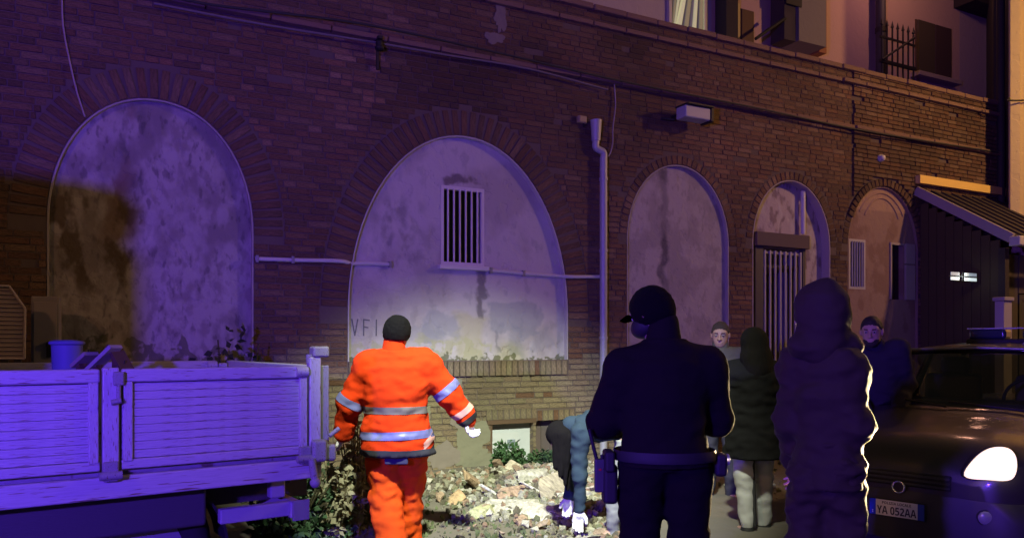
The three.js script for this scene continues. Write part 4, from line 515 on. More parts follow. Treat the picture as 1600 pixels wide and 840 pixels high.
// ------------------------------------------------------------------ figures: distance fields meshed by surface nets
function nets(f, lo, hi, h) {
  const n = [0, 1, 2].map((k) => Math.max(3, Math.ceil((hi[k] - lo[k]) / h) + 1)), [nx, ny, nz] = n, D = new Float32Array(nx * ny * nz);
  for (let k = 0, q = 0; k < nz; k++) for (let j = 0; j < ny; j++) for (let i = 0; i < nx; i++, q++) D[q] = f(lo[0] + i * h, lo[1] + j * h, lo[2] + k * h);
  const id = new Int32Array(nx * ny * nz).fill(-1), pos = [], idx = [], sx = 1, sy = nx, sz = nx * ny, off = [0, 1, sy, sy + 1, sz, sz + 1, sz + sy, sz + sy + 1];
  const E2 = [[0, 1], [2, 3], [4, 5], [6, 7], [0, 2], [1, 3], [4, 6], [5, 7], [0, 4], [1, 5], [2, 6], [3, 7]], C = (c) => [c & 1, (c >> 1) & 1, c >> 2];
  for (let k = 0; k < nz - 1; k++) for (let j = 0; j < ny - 1; j++) for (let i = 0; i < nx - 1; i++) {
    const q = i + j * sy + k * sz; let m = 0; for (let c = 0; c < 8; c++) if (D[q + off[c]] < 0) m |= 1 << c; if (m === 0 || m === 255) continue;
    let x = 0, y = 0, z = 0, t = 0; for (const [a, b] of E2) { const da = D[q + off[a]], db = D[q + off[b]]; if ((da < 0) === (db < 0)) continue; const s = da / (da - db), A = C(a), B = C(b); x += A[0] + (B[0] - A[0]) * s; y += A[1] + (B[1] - A[1]) * s; z += A[2] + (B[2] - A[2]) * s; t++; }
    id[q] = pos.length / 3; pos.push(lo[0] + (i + x / t) * h, lo[1] + (j + y / t) * h, lo[2] + (k + z / t) * h);
  }
  const quad = (a, b, c, d, fl) => { if (a < 0 || b < 0 || c < 0 || d < 0) return; fl ? idx.push(a, c, b, a, d, c) : idx.push(a, b, c, a, c, d); };
  for (let k = 1; k < nz - 1; k++) for (let j = 1; j < ny - 1; j++) for (let i = 1; i < nx - 1; i++) {
    const q = i + j * sy + k * sz, s = D[q] < 0;
    if (s !== (D[q + sx] < 0)) quad(id[q - sy - sz], id[q - sz], id[q], id[q - sy], !s);
    if (s !== (D[q + sy] < 0)) quad(id[q - sx - sz], id[q - sx], id[q], id[q - sz], !s);
    if (s !== (D[q + sz] < 0)) quad(id[q - sx - sy], id[q - sy], id[q], id[q - sx], !s);
  }
  const g = new THREE.BufferGeometry(); g.setAttribute('position', new THREE.Float32BufferAttribute(pos, 3)); const uvs = new Float32Array(pos.length / 3 * 2); for (let i = 0; i < uvs.length / 2; i++) { uvs[2 * i] = pos[3 * i] + pos[3 * i + 2] * 0.6; uvs[2 * i + 1] = pos[3 * i + 1] + pos[3 * i + 2] * 0.3; } g.setAttribute('uv', new THREE.BufferAttribute(uvs, 2)); g.setIndex(idx); g.computeVertexNormals(); return g;
}
const smin = (a, b, k) => { const h = clamp(0.5 + 0.5 * (b - a) / k, 0, 1); return b + (a - b) * h - k * h * (1 - h); };
const sub3 = (a, b) => [a[0] - b[0], a[1] - b[1], a[2] - b[2]], add3 = (a, b, t = 1) => [a[0] + b[0] * t, a[1] + b[1] * t, a[2] + b[2] * t], dot3 = (a, b) => a[0] * b[0] + a[1] * b[1] + a[2] * b[2], len3 = (a) => Math.hypot(...a), nrm3 = (a) => { const l = len3(a) || 1; return [a[0] / l, a[1] / l, a[2] / l]; }, cross3 = (a, b) => [a[1] * b[2] - a[2] * b[1], a[2] * b[0] - a[0] * b[2], a[0] * b[1] - a[1] * b[0]], lerp3 = (a, b, t) => a.map((x, i) => x + (b[i] - x) * t);
const cap = (a, b, ra, rb) => { const d = sub3(b, a), L2 = dot3(d, d) || 1e-6; return Object.assign((x, y, z) => { const px = x - a[0], py = y - a[1], pz = z - a[2], t = clamp((px * d[0] + py * d[1] + pz * d[2]) / L2, 0, 1); return Math.hypot(px - d[0] * t, py - d[1] * t, pz - d[2] * t) - (ra + (rb - ra) * t); }, { lo: [0, 1, 2].map((k) => Math.min(a[k] - ra, b[k] - rb)), hi: [0, 1, 2].map((k) => Math.max(a[k] + ra, b[k] + rb)) }); };
const ell = (c, r, ax) => { const m = Math.min(...r), R = Math.max(...r); return Object.assign((x, y, z) => { const p = [x - c[0], y - c[1], z - c[2]], q = ax ? ax.map((v) => dot3(p, v)) : p; const k = Math.hypot(q[0] / r[0], q[1] / r[1], q[2] / r[2]), k2 = Math.hypot(q[0] / r[0] ** 2, q[1] / r[1] ** 2, q[2] / r[2] ** 2); return k2 > 1e-9 ? k * (k - 1) / k2 : -m; }, { lo: c.map((v) => v - R), hi: c.map((v) => v + R) }); };
// a trunk: half widths and half depths at stations from hips (t = 0) to the neck (t = 1)
const trunk = (P, N, right, st, grow = 0) => { const up = nrm3(sub3(N, P)), L = len3(sub3(N, P)); let r = sub3(right, up.map((v) => v * dot3(right, up))); r = nrm3(r); const f = cross3(r, up); const R = 0.34; return Object.assign((x, y, z) => { const p = [x - P[0], y - P[1], z - P[2]], t = dot3(p, up) / L; let i = 0; const tc = clamp(t, st[0][0], st[st.length - 1][0]); while (i < st.length - 2 && st[i + 1][0] < tc) i++; const A = st[i], B = st[i + 1], s = smooth(0, 1, (tc - A[0]) / (B[0] - A[0])), a = A[1] + (B[1] - A[1]) * s + grow, b = A[2] + (B[2] - A[2]) * s + grow, o = (A[3] || 0) + ((B[3] || 0) - (A[3] || 0)) * s; const X = dot3(p, r), Z = dot3(p, f) - o; const k = Math.hypot(X / a, Z / b); const e = (k - 1) * Math.min(a, b) * (0.75 + 0.25 * Math.min(1, k)); return Math.max(e, (st[0][0] - t) * L, (t - st[st.length - 1][0]) * L); }, { lo: [0, 1, 2].map((k) => Math.min(P[k], N[k]) - R), hi: [0, 1, 2].map((k) => Math.max(P[k], N[k]) + R) }); };
const union = (ps, k) => Object.assign((x, y, z) => { let d = ps[0](x, y, z); for (let i = 1; i < ps.length; i++) d = smin(d, ps[i](x, y, z), k); return d; }, { lo: [0, 1, 2].map((i) => Math.min(...ps.map((p) => p.lo[i]))), hi: [0, 1, 2].map((i) => Math.max(...ps.map((p) => p.hi[i]))) });
const net = (f, h, m = 0.05) => nets(f, f.lo.map((v) => v - m), f.hi.map((v) => v + m), h);
const mod = (f, g) => Object.assign((x, y, z) => g(f(x, y, z), x, y, z), { lo: f.lo, hi: f.hi });
const folds = (f, amp, seedn = 0, fy = 15, fx = 6) => mod(f, (d, x, y, z) => d > 0.06 || d < -0.06 ? d : d + amp * (n3(x * fx + seedn, y * fy + 0.8 * n3(x * 7, y * 5, z * 7), z * fx) + 0.5 * n3(x * 17, y * 24 + seedn, z * 17)));
// the part of a surface between two heights along a direction, lifted off it: belts, stripes, cuffs
function band(g, dir, a, b, lift, keep = () => true) {
  const q = g.index ? g.toNonIndexed() : g, P = q.attributes.position, N = q.attributes.normal, pos = [], nor = [], uvs = [];
  const clip = (poly, s, lim) => { const out = []; for (let i = 0; i < poly.length; i++) { const A = poly[i], B = poly[(i + 1) % poly.length], da = s * (A.h - lim), db = s * (B.h - lim); if (da >= 0) out.push(A); if ((da >= 0) !== (db >= 0)) { const t = da / (da - db); out.push({ h: lim, p: lerp3(A.p, B.p, t), n: lerp3(A.n, B.n, t) }); } } return out; };
  for (let i = 0; i < P.count; i += 3) {
    let poly = []; for (let k = 0; k < 3; k++) { const p = [P.getX(i + k), P.getY(i + k), P.getZ(i + k)]; poly.push({ p, n: [N.getX(i + k), N.getY(i + k), N.getZ(i + k)], h: dot3(p, dir) }); }
    if (!keep(lerp3(lerp3(poly[0].p, poly[1].p, 0.5), poly[2].p, 1 / 3))) continue; poly = clip(poly, 1, a); if (poly.length > 2) poly = clip(poly, -1, b); if (poly.length < 3) continue;
    for (let k = 1; k < poly.length - 1; k++) for (const v of [poly[0], poly[k], poly[k + 1]]) { const n = nrm3(v.n); pos.push(...add3(v.p, n, lift)); nor.push(...n); uvs.push(v.p[0] + v.p[2], v.p[1]); }
  }
  const o = new THREE.BufferGeometry(); o.setAttribute('position', new THREE.Float32BufferAttribute(pos, 3)); o.setAttribute('normal', new THREE.Float32BufferAttribute(nor, 3)); o.setAttribute('uv', new THREE.Float32BufferAttribute(uvs, 2)); return o;
}
function handField(w, dir, nrm, side, curl = 0.4, fat = 1) {     // palm, four fingers of unequal length, thumb from the palm's side
  dir = nrm3(dir); const across = nrm3(cross3(dir, nrm)), pn = cross3(across, dir), P = []; const at = (f, a, n) => add3(add3(add3(w, dir, f), across, a * side), pn, n);
  P.push(cap(at(0.0, 0, 0), at(0.035, 0, 0), 0.026 * fat, 0.027 * fat)); P.push(cap(at(0.035, -0.022, 0), at(0.085, -0.028, 0), 0.015 * fat, 0.013 * fat), cap(at(0.03, 0.0, 0), at(0.09, 0.0, 0), 0.017 * fat, 0.0135 * fat), cap(at(0.035, 0.022, 0), at(0.085, 0.026, 0), 0.016 * fat, 0.013 * fat));
  const palm = union(P, 0.012), F = [palm];
  [[0.033, 0.040, 0.024, 0.019], [0.011, 0.046, 0.028, 0.021], [-0.011, 0.042, 0.026, 0.020], [-0.032, 0.032, 0.020, 0.017]].forEach(([a, l1, l2, l3], i) => { let p = at(0.085, a * 0.85, 0), th = curl * (0.5 + 0.12 * i); for (const [l, r] of [[l1, 0.0095], [l2, 0.0088], [l3, 0.0078]]) { const d = add3(add3(dir.map((v) => v * Math.cos(th)), pn, -Math.sin(th)), across, a * side * 2.2), q = add3(p, nrm3(d), l); F.push(cap(p, q, r * fat, (r - 0.001) * fat)); p = q; th += curl * 0.9; } });
  let p = at(0.025, 0.024, -0.006), d1 = nrm3(add3(add3(dir, across, 0.9 * side), pn, -0.35)), q = add3(p, d1, 0.045), r = add3(q, nrm3(add3(dir, d1, 0.5)), 0.032); F.push(cap(p, q, 0.014 * fat, 0.0105 * fat), cap(q, r, 0.0105 * fat, 0.009 * fat));
  return union(F, 0.006);
}
function headField(c, up, fw, jaw = 1) {
  up = nrm3(up); let f = nrm3(sub3(fw, up.map((v) => v * dot3(fw, up)))); const r = cross3(up, f), at = (x, y, z) => add3(add3(add3(c, r, x), up, y), f, z), ax = [r, up, f];
  const parts = [ell(at(0, 0.022, -0.012), [0.077, 0.098, 0.097], ax), ell(at(0, -0.045, 0.028), [0.060 * jaw, 0.068, 0.062], ax), ell(at(0, -0.085, 0.055), [0.03, 0.022, 0.026], ax), ell(at(0, 0.03, 0.068), [0.055, 0.022, 0.022], ax)];
  let h = union(parts, 0.03); const feat = [cap(at(0, 0.012, 0.09), at(0, -0.024, 0.112), 0.009, 0.013), cap(at(-0.012, -0.028, 0.098), at(0.012, -0.028, 0.098), 0.009, 0.009), ell(at(0, -0.054, 0.085), [0.024, 0.007, 0.010], ax), ell(at(0, -0.065, 0.083), [0.021, 0.007, 0.011], ax), ell(at(0.08, -0.005, -0.008), [0.011, 0.03, 0.019], ax), ell(at(-0.08, -0.005, -0.008), [0.011, 0.03, 0.019], ax)];
  const ff = union(feat, 0.006), eyes = [at(0.031, 0.008, 0.098), at(-0.031, 0.008, 0.098)];
  const g = (x, y, z) => { let d = smin(h(x, y, z), ff(x, y, z), 0.012); for (const e of eyes) { const s = Math.hypot(x - e[0], y - e[1], z - e[2]) - 0.019; d = -smin(-d, s, 0.008); } return d; };
  return Object.assign(g, { lo: c.map((v) => v - 0.17), hi: c.map((v) => v + 0.17), at, ax, eyes: [at(0.031, 0.008, 0.083), at(-0.031, 0.008, 0.083)], up, f, r });
}
const SKIN = M([0.42, 0.26, 0.19], 0.6, { bumpMap: grain3, bumpScale: 0.0008 }), WHITE_EYE = M([0.34, 0.32, 0.30], 0.3), IRIS = M([0.03, 0.02, 0.015], 0.2);
const TRUNK = [[-0.10, 0.13, 0.10], [0, 0.165, 0.112], [0.28, 0.145, 0.100], [0.58, 0.165, 0.115], [0.80, 0.17, 0.105], [0.93, 0.11, 0.075], [1.02, 0.058, 0.058]];
// J holds joints as [right, up, away] in metres from the figure's base, as seen from the camera; L and R are the viewer's left and right
function person(label, X, depth, J0, o) {
  const t = thing('person', label, 'person', [X, 0, -depth]), J = {}; for (const k in J0) J[k] = [J0[k][0], J0[k][1], -J0[k][2]];
  const face = [o.face[0], o.face[1], -o.face[2]], across = nrm3(sub3(J.shR, J.shL)), cell = o.cell || 0.014, W = o.build || 1, st = TRUNK.map(([a, b, c, d]) => [a, b * W, c * W * (o.deep || 1), d]);
  const chest = lerp3(J.pelvis, J.neck, 0.84);
  const arms = (g, ends = 1) => ['L', 'R'].flatMap((s) => [cap(lerp3(chest, J['sh' + s], 0.55), J['sh' + s], 0.075 + g, 0.062 + g), cap(J['sh' + s], J['el' + s], 0.06 + g, 0.047 + g), cap(J['el' + s], lerp3(J['el' + s], J['wr' + s], ends), 0.046 + g, 0.034 + g)]);
  const legs = (g, ends = 1, fl = 0) => ['L', 'R'].flatMap((s) => [cap(J['hip' + s], J['kn' + s], 0.092 + g, 0.062 + g), cap(J['kn' + s], lerp3(J['kn' + s], J['an' + s], ends), 0.06 + g, 0.042 + g + fl)]);
  // the body itself: one mesh with head, hands and feet
  const hf = headField(J.head, o.headUp ? [o.headUp[0], o.headUp[1], -o.headUp[2]] : sub3(J.head, J.neck), face, o.jaw), jawIn = hf.at(0, -0.03, -0.02);
  const bodyF = union([trunk(J.pelvis, J.neck, across, st, -0.012), ...arms(-0.012, 0.94), ...legs(-0.012), cap(J.neck, jawIn, 0.058, 0.054), ...['L', 'R'].map((s) => cap(J['an' + s], J['to' + s] || add3(J['an' + s], [0, -0.045, -0.14]), 0.04, 0.03))], 0.04);
  const G = [net(bodyF, 0.018), net(hf, o.headCell || 0.007, 0.01)];
  for (const s of ['L', 'R']) { const d = o['hand' + s] || { dir: sub3(J['wr' + s], J['el' + s]).map((v, i) => i === 2 ? -v : v) }, dir = [d.dir[0], d.dir[1], -d.dir[2]], nn = d.n ? [d.n[0], d.n[1], -d.n[2]] : [s === 'L' ? 1 : -1, 0, 0.01]; const hfd = handField(J['wr' + s], dir, nn, (s === 'L' ? 1 : -1) * (d.flip || 1), d.curl ?? 0.5, 0.95); G.push(net(hfd, d.fine ? 0.0035 : 0.006, 0.01)); if (o.gloves) part('glove', net(handField(J['wr' + s], dir, nn, (s === 'L' ? 1 : -1) * (d.flip || 1), d.curl ?? 0.5, 1.28), d.fine ? 0.0035 : 0.006, 0.012), o.gloves, t); }
  part('body', mergeGeometries(G.map((g) => g.toNonIndexed())), o.skin || SKIN, t);
  for (const e of hf.eyes) { const ey = part('eye', new THREE.SphereGeometry(0.0115, 12, 8).translate(...e), WHITE_EYE, t); part('iris', new THREE.SphereGeometry(0.0062, 10, 8).translate(...add3(e, hf.f, 0.0075)), IRIS, ey); }
  // clothes
  const tr = folds(union([trunk(J.pelvis, J.neck, across, st, 0.012), ...legs(o.legGrow ?? 0.018, 0.98, o.flare || 0)], 0.035), o.legFold ?? 0.016, X * 3, 13, 6);
  const waist = lerp3(J.pelvis, J.neck, 0.22), upT = nrm3(sub3(J.neck, J.pelvis)), hw = dot3(waist, upT);
  part('trousers', net(mod(tr, (d, x, y, z) => y < J.pelvis[1] - 0.10 ? d : Math.max(d, x * upT[0] + y * upT[1] + z * upT[2] - hw)), cell, 0.04), o.trousers, t);
  const g0 = o.grow ?? 0.028, js = st.map(([a, b, c, d]) => [a, b, c, d]); if (o.hem !== undefined) { const L = len3(sub3(J.neck, J.pelvis)), t0 = -(J.pelvis[1] - o.hem) / L - 0.1; js.unshift([Math.min(t0, -0.2), (o.skirt || 0.19) * W, (o.skirtDeep || 0.15) * W]); js[1] = [-0.05, 0.172 * W, 0.125 * W]; }
  let jk = union([trunk(J.pelvis, J.neck, across, js, g0), ...arms(g0 * (o.sleeve ?? 0.8), 0.97)], o.blend ?? 0.045); jk = folds(jk, o.fold ?? 0.014, X * 7 + 3);
  const hemF = o.hem !== undefined ? (d, x, y) => Math.max(d, o.hem + (o.hemTilt || 0) * x - y) : (d, x, y, z) => Math.max(d, dot3(J.pelvis, upT) - 0.06 - (x * upT[0] + y * upT[1] + z * upT[2]));
  const jg = net(mod(jk, hemF), cell, 0.06), jm = part('jacket', jg, o.jacket, t);
  part('collar', net(mod(cap(add3(J.neck, upT, -0.03), add3(J.neck, upT, o.collar ?? 0.045), 0.082 * W, 0.074), (d) => Math.max(d, -d - 0.022)), 0.009, 0.02), o.collarMat || o.jacket, jm);
  for (const s of ['L', 'R']) part('shoe', net(union([cap(add3(J['an' + s], [0, -0.01, 0]), add3(J['an' + s], [0, -0.05, 0]), 0.05, 0.052), cap(add3(J['an' + s], [0, -0.052, 0.0]), J['to' + s] || add3(J['an' + s], [0, -0.052, -0.15]), 0.046, 0.036)], 0.03), 0.009, 0.02), o.shoes || mat.black, t);
  // head wear
  const side = (y, z) => (x0, y0, z0) => dot3(sub3([x0, y0, z0], hf.at(0, y, z)), hf.up);
  if (o.cap) { const f = union([ell(hf.at(0, 0.03, -0.014), [0.092, 0.102, 0.112], hf.ax), ell(hf.at(0, -0.01, -0.03), [0.088, 0.09, 0.098], hf.ax)], 0.03), lv = side(o.cap.low ?? -0.01, 0), fr = o.cap.tilt ?? 0.35; part(o.cap.name || 'knit_cap', net(folds(mod(f, (d, x, y, z) => { const q = sub3([x, y, z], hf.at(0, 0, 0)); return Math.max(d, -(lv(x, y, z) - fr * dot3(q, hf.f))); }), 0.004, 5, 60, 30), 0.008, 0.02), o.cap.mat, t); }
  if (o.hair) { const f = union([ell(hf.at(0, 0.028, -0.016), [0.083, 0.100, 0.102], hf.ax), ...(o.hair.long || []).map((c) => cap([c[0][0], c[0][1], -c[0][2]], [c[1][0], c[1][1], -c[1][2]], c[2], c[3]))], o.hair.nocut ? 0.012 : 0.04); part('hair', net(folds(mod(f, (d, x, y, z) => { const q = sub3([x, y, z], hf.at(0, 0, 0)), fy = dot3(q, hf.up), fz = dot3(q, hf.f); return o.hair.nocut ? d : o.hair.long ? Math.max(d, Math.min(fz - 0.06, 0.055 - fy, 1) > 0 ? fz - 0.06 : -1) : Math.max(d, -(fy - 0.004 - 0.72 * fz)); }), 0.004, 9, 12, 70), 0.008, 0.02), o.hair.mat, t); }
  if (o.hood) { const f = mod(union([ell(hf.at(0, 0.015, -0.02), [0.112, 0.14, 0.128], hf.ax), cap(hf.at(0, -0.04, -0.03), J.neck, 0.105, 0.12), ell(hf.at(0, 0.115, -0.055), [0.035, 0.045, 0.05], hf.ax), cap(add3(J.neck, [-0.11, 0.0, 0.02]), add3(J.neck, [0.11, 0.0, 0.03]), 0.062, 0.062), ell(hf.at(0, 0.0, 0.05), [0.088, 0.115, 0.05], hf.ax)], 0.03), (d, x, y, z) => { const q = sub3([x, y, z], hf.at(0, 0, 0)); const open = Math.hypot(dot3(q, hf.r) / 0.075, (dot3(q, hf.up) + 0.005) / 0.105) - 1; return Math.max(d, -d - 0.03, Math.min(-open * 0.08, dot3(q, hf.f) - 0.02) > 0 ? 0.02 : -1); }); part('hood', net(folds(f, 0.008, 2, 20, 12), 0.010, 0.02), o.jacket, t); }
  if (o.beard) part('beard', net(mod(union([ell(hf.at(0, -0.06, 0.036), [0.061, 0.055, 0.056], hf.ax), ell(hf.at(0, -0.09, 0.055), [0.04, 0.03, 0.033], hf.ax)], 0.02), (d, x, y, z) => { const q = sub3([x, y, z], hf.at(0, 0, 0)); return Math.max(d, dot3(q, hf.up) + 0.052 + 0.1 * Math.abs(dot3(q, hf.r)) * 0); }), 0.007, 0.01), o.beard, t);
  if (o.brow) for (const k of [1, -1]) part('eyebrow', bar(hf.at(k * 0.016, 0.031, 0.097), hf.at(k * 0.046, 0.032, 0.086), 0.0045, 6), o.brow, t);
  return { t, J, jg, jm, hf, upT, tr };
}
{
  const hiv = cloth([0.52, 0.034, 0.004], { bumpScale: 0.002 }), hiv2 = cloth([0.66, 0.070, 0.008]), grey = M([0.13, 0.14, 0.33], 0.45), white = cloth([0.72, 0.72, 0.70]), blackKnit = cloth([0.0045, 0.004, 0.0045], { bumpScale: 0.008 });  // stripe blue carries the beacon light the tape throws back
  // the worker in orange, walking away
  const w = person('worker in orange high-visibility suit and black knit cap walking away past the truck', -0.81, 5.4,
    { pelvis: [0, 0.90, 0], neck: [-0.02, 1.45, 0.0], head: [0.0, 1.585, 0.03], shL: [-0.195, 1.36, 0.0], shR: [0.19, 1.37, 0.02], elL: [-0.335, 1.10, 0.04], wrL: [-0.40, 0.88, 0.12], elR: [0.355, 1.17, 0.05], wrR: [0.485, 0.985, 0.10], hipL: [-0.10, 0.86, 0], hipR: [0.10, 0.86, 0], knL: [-0.085, 0.47, 0.02], anL: [-0.015, 0.13, -0.12], knR: [0.06, 0.48, 0.16], anR: [0.03, 0.09, 0.24], toL: [-0.08, 0.04, 0.02], toR: [0.06, 0.04, 0.40] },
    { face: [0.25, 0, 1], jacket: hiv, trousers: hiv2, gloves: white, shoes: M([0.12, 0.11, 0.13], 0.7), hem: 0.74, skirt: 0.185, skirtDeep: 0.135, build: 1.2, grow: 0.045, sleeve: 0.95, cell: 0.012, fold: 0.014, legGrow: 0.05, flare: 0.02, legFold: 0.02, cap: { mat: blackKnit, low: -0.045, tilt: 0.25 }, collar: 0.07, handR: { dir: [0.25, -0.9, 0.1], n: [-1, -0.2, 0.6], curl: 0.75, fine: true } });
  const s1 = (J, a, b) => nrm3(sub3(J[b], J[a])); const J = w.J;
  const strip = (dir, c, h, keep, m, lift = 0.004, nm = 'reflective_stripe') => part(nm, band(w.jg, dir, c - h / 2, c + h / 2, lift, keep), m, w.jm);
  const torso = (p) => Math.abs(p[0]) < 0.265 + 0.0 * p[1];
  strip([0.0, 1, 0], 1.055, 0.05, (p) => p[0] > -0.25 && p[0] < 0.245, M([0.10, 0.085, 0.085], 0.7)); strip([-0.03, 1, 0], 0.885, 0.055, torso, grey); strip([0, 1, 0], 0.762, 0.05, () => true, M([0.018, 0.018, 0.03], 0.9), 0.006, 'belt');
  const aR = s1(J, 'elR', 'wrR'), bR = s1(J, 'shR', 'elR'), bL = s1(J, 'shL', 'elL'); const onR = (p) => p[0] > 0.20; const cR = dot3(J.elR, bR);
  part('reflective_stripe', band(w.jg, bR, cR - 0.05, cR + 0.005, 0.004, (p) => p[0] > 0.225), grey, w.jm); const dR = dot3(J.wrR, aR); part('reflective_stripe', band(w.jg, aR, dR - 0.085, dR - 0.04, 0.004, onR), M([0.5, 0.26, 0.22], 0.6), w.jm); part('cuff', band(w.jg, aR, dR - 0.012, dR + 0.03, 0.005, onR), mat.black, w.jm);
  const cL = dot3(J.elL, bL); part('reflective_stripe', band(w.jg, bL, cL - 0.045, cL + 0.012, 0.004, (p) => p[0] < -0.25), grey, w.jm);
  part('belt_flap', rbox(0.16, 0.05, 0.03, 0.012, 0.02, 0.715, 0.16), M([0.03, 0.03, 0.08], 0.9), w.t);

  // the officer in the middle, seen from behind
  const navy = cloth([0.009, 0.0075, 0.0075]), navy2 = cloth([0.008, 0.007, 0.007]);
  const p = person('officer in dark navy uniform and cap seen from behind, standing in the middle', 0.735, 3.7,
    { pelvis: [0.0, 0.96, 0], neck: [0.0, 1.515, 0.02], head: [-0.055, 1.66, 0.06], shL: [-0.195, 1.39, 0.0], shR: [0.21, 1.40, 0.02], elL: [-0.285, 1.13, 0.08], wrL: [-0.13, 1.08, 0.30], elR: [0.275, 1.14, 0.10], wrR: [0.10, 1.10, 0.32], hipL: [-0.105, 0.90, 0], hipR: [0.11, 0.90, 0], knL: [-0.12, 0.5, 0.03], anL: [-0.13, 0.09, -0.02], knR: [0.125, 0.5, 0.03], anR: [0.15, 0.09, 0.0], toL: [-0.15, 0.035, 0.16], toR: [0.17, 0.035, 0.18] },
    { face: [-0.75, -0.05, 0.7], jacket: navy, trousers: navy2, cap: { name: 'cap', mat: blackKnit, low: -0.06, tilt: 0.3 }, hem: 0.93, skirt: 0.185, build: 1.12, grow: 0.035, sleeve: 0.9, cell: 0.012, fold: 0.009, legGrow: 0.03, legFold: 0.012, collar: 0.09, gloves: mat.black, handL: { dir: [0.9, 0.1, 0.5], n: [0, 1, 0.2], curl: 0.9 }, handR: { dir: [-0.9, 0.0, 0.4], n: [0, 1, 0.2], curl: 0.9 } });
  { const h = p.hf; part('cap_peak', extr([[-0.075, 0], [-0.06, 0.055], [0, 0.075], [0.06, 0.055], [0.075, 0]], 0.006, 0.002).applyMatrix4(new THREE.Matrix4().makeBasis(V(...h.r), V(...h.f), V(...h.up))).translate(...h.at(0, 0.025, 0.085)), mat.black, p.t); part('face_mask', net(mod(ell(h.at(0, -0.045, 0.05), [0.072, 0.06, 0.085], h.ax), (d) => d), 0.008, 0.01), mat.black, p.t);
    const bz = new THREE.Group(); bz.name = 'belt'; p.t.add(bz); part('strap', band(net(trunk(p.J.pelvis, p.J.neck, [1, 0, 0], TRUNK.map(([a, b, c]) => [a, b * 1.12, c * 1.12]), 0.062), 0.014), [0, 1, 0], 0.955, 1.005, 0, () => true), mat.black, bz); part('holster', [rbox(0.07, 0.19, 0.11, 0.02, -0.265, 0.84, -0.0).rotateZ(0), rbox(0.05, 0.1, 0.13, 0.015, -0.27, 0.95, 0.01)], mat.black, bz); part('pouch', rbox(0.06, 0.11, 0.10, 0.02, 0.265, 0.93, 0.0), mat.black, bz); part('buckle', new THREE.TorusGeometry(0.022, 0.006, 8, 16).rotateY(Math.PI / 2).translate(0.30, 0.955, 0.02), mat.steel, bz); }
  { const r = thing('handheld_radio', 'black handheld radio with stub aerial on the officer\'s left hip', 'radio', [0.735 - 0.315, 0.80, -3.7 + 0.02]); part('body', rbox(0.05, 0.16, 0.04, 0.008, 0, 0.08, 0), mat.plastic, r); part('aerial', bar([-0.015, 0.16, 0], [-0.05, 0.30, 0.0], 0.009, 8), mat.black, r); part('knob', cyl(0.009, 0.009, 0.02, 0.012, 0.168, 0), mat.black, r); part('indicator', box(0.012, 0.01, 0.004, 0.0, 0.11, 0.021), M([0.35, 0.02, 0.02], 0.4), r); }
  // hooded figure in front of the car
  const plum = new THREE.MeshPhysicalMaterial({ color: col([0.026, 0.020, 0.0065]), roughness: 0.85, bumpMap: weave6, bumpScale: 0.0015, sheen: 0.25, sheenRoughness: 0.5, sheenColor: col([0.3, 0.28, 0.24]) }), h = person('tall hooded figure in dark padded coat standing before the patrol car headlight', 1.46, 3.6,
    { pelvis: [0.02, 0.94, 0], neck: [0.0, 1.50, 0.0], head: [-0.02, 1.65, 0.0], shL: [-0.085, 1.41, 0.10], shR: [0.085, 1.41, -0.06], elL: [-0.115, 1.13, 0.12], wrL: [-0.06, 0.93, 0.22], elR: [0.115, 1.13, -0.08], wrR: [0.09, 0.93, 0.06], hipL: [-0.05, 0.90, 0.03], hipR: [0.085, 0.90, -0.04], knL: [-0.07, 0.5, 0.05], anL: [-0.09, 0.09, 0.03], knR: [0.095, 0.5, 0.0], anR: [0.12, 0.09, -0.05], toL: [-0.11, 0.035, 0.18], toR: [0.14, 0.035, 0.10] },
    { face: [-0.75, -0.12, 0.8], jacket: plum, trousers: plum, hood: true, hem: 0.84, skirt: 0.148, build: 0.83, grow: 0.024, sleeve: 1.0, cell: 0.011, fold: 0.02, legGrow: 0.012, legFold: 0.035, shoes: mat.black });
  void h;
  // woman with white trousers
  const coat = cloth([0.007, 0.007, 0.0075]), wo = person('woman in long dark coat and white side-striped trousers, long black hair', 1.89, 6.0,
    { pelvis: [0.0, 0.86, 0], neck: [0.0, 1.38, 0], head: [0.0, 1.515, 0.0], shL: [-0.155, 1.29, 0.0], shR: [0.155, 1.29, 0.04], elL: [-0.185, 1.02, 0.03], wrL: [-0.13, 0.83, 0.16], elR: [0.19, 1.02, 0.06], wrR: [0.12, 0.85, 0.2], hipL: [-0.08, 0.82, 0], hipR: [0.08, 0.82, 0.04], knL: [-0.075, 0.46, -0.0], anL: [-0.06, 0.09, -0.04], knR: [0.10, 0.46, 0.08], anR: [0.12, 0.09, 0.12], toL: [-0.10, 0.035, 0.10], toR: [0.16, 0.035, 0.26] },
    { face: [0.35, -0.1, 1], jacket: coat, trousers: cloth([0.40, 0.40, 0.39]), hair: { mat: cloth([0.007, 0.006, 0.006]), long: [[[0, 1.53, -0.03], [0.0, 1.33, -0.07], 0.105, 0.10], [[-0.03, 1.4, -0.06], [-0.02, 1.18, -0.10], 0.09, 0.05], [[0.05, 1.4, -0.04], [0.06, 1.2, -0.08], 0.08, 0.05]] }, hem: 0.63, skirt: 0.20, skirtDeep: 0.17, build: 1.02, grow: 0.04, cell: 0.013, fold: 0.02, legGrow: 0.012, legFold: 0.012, shoes: mat.black });
  { const J2 = wo.J; part('side_stripe', tube([add3(J2.hipL, [0.055, -0.14, 0.06]), add3(J2.knL, [0.058, 0, 0.05]), add3(J2.anL, [0.045, 0.02, 0.04])], 0.014, 20, 6), mat.black, wo.t); }
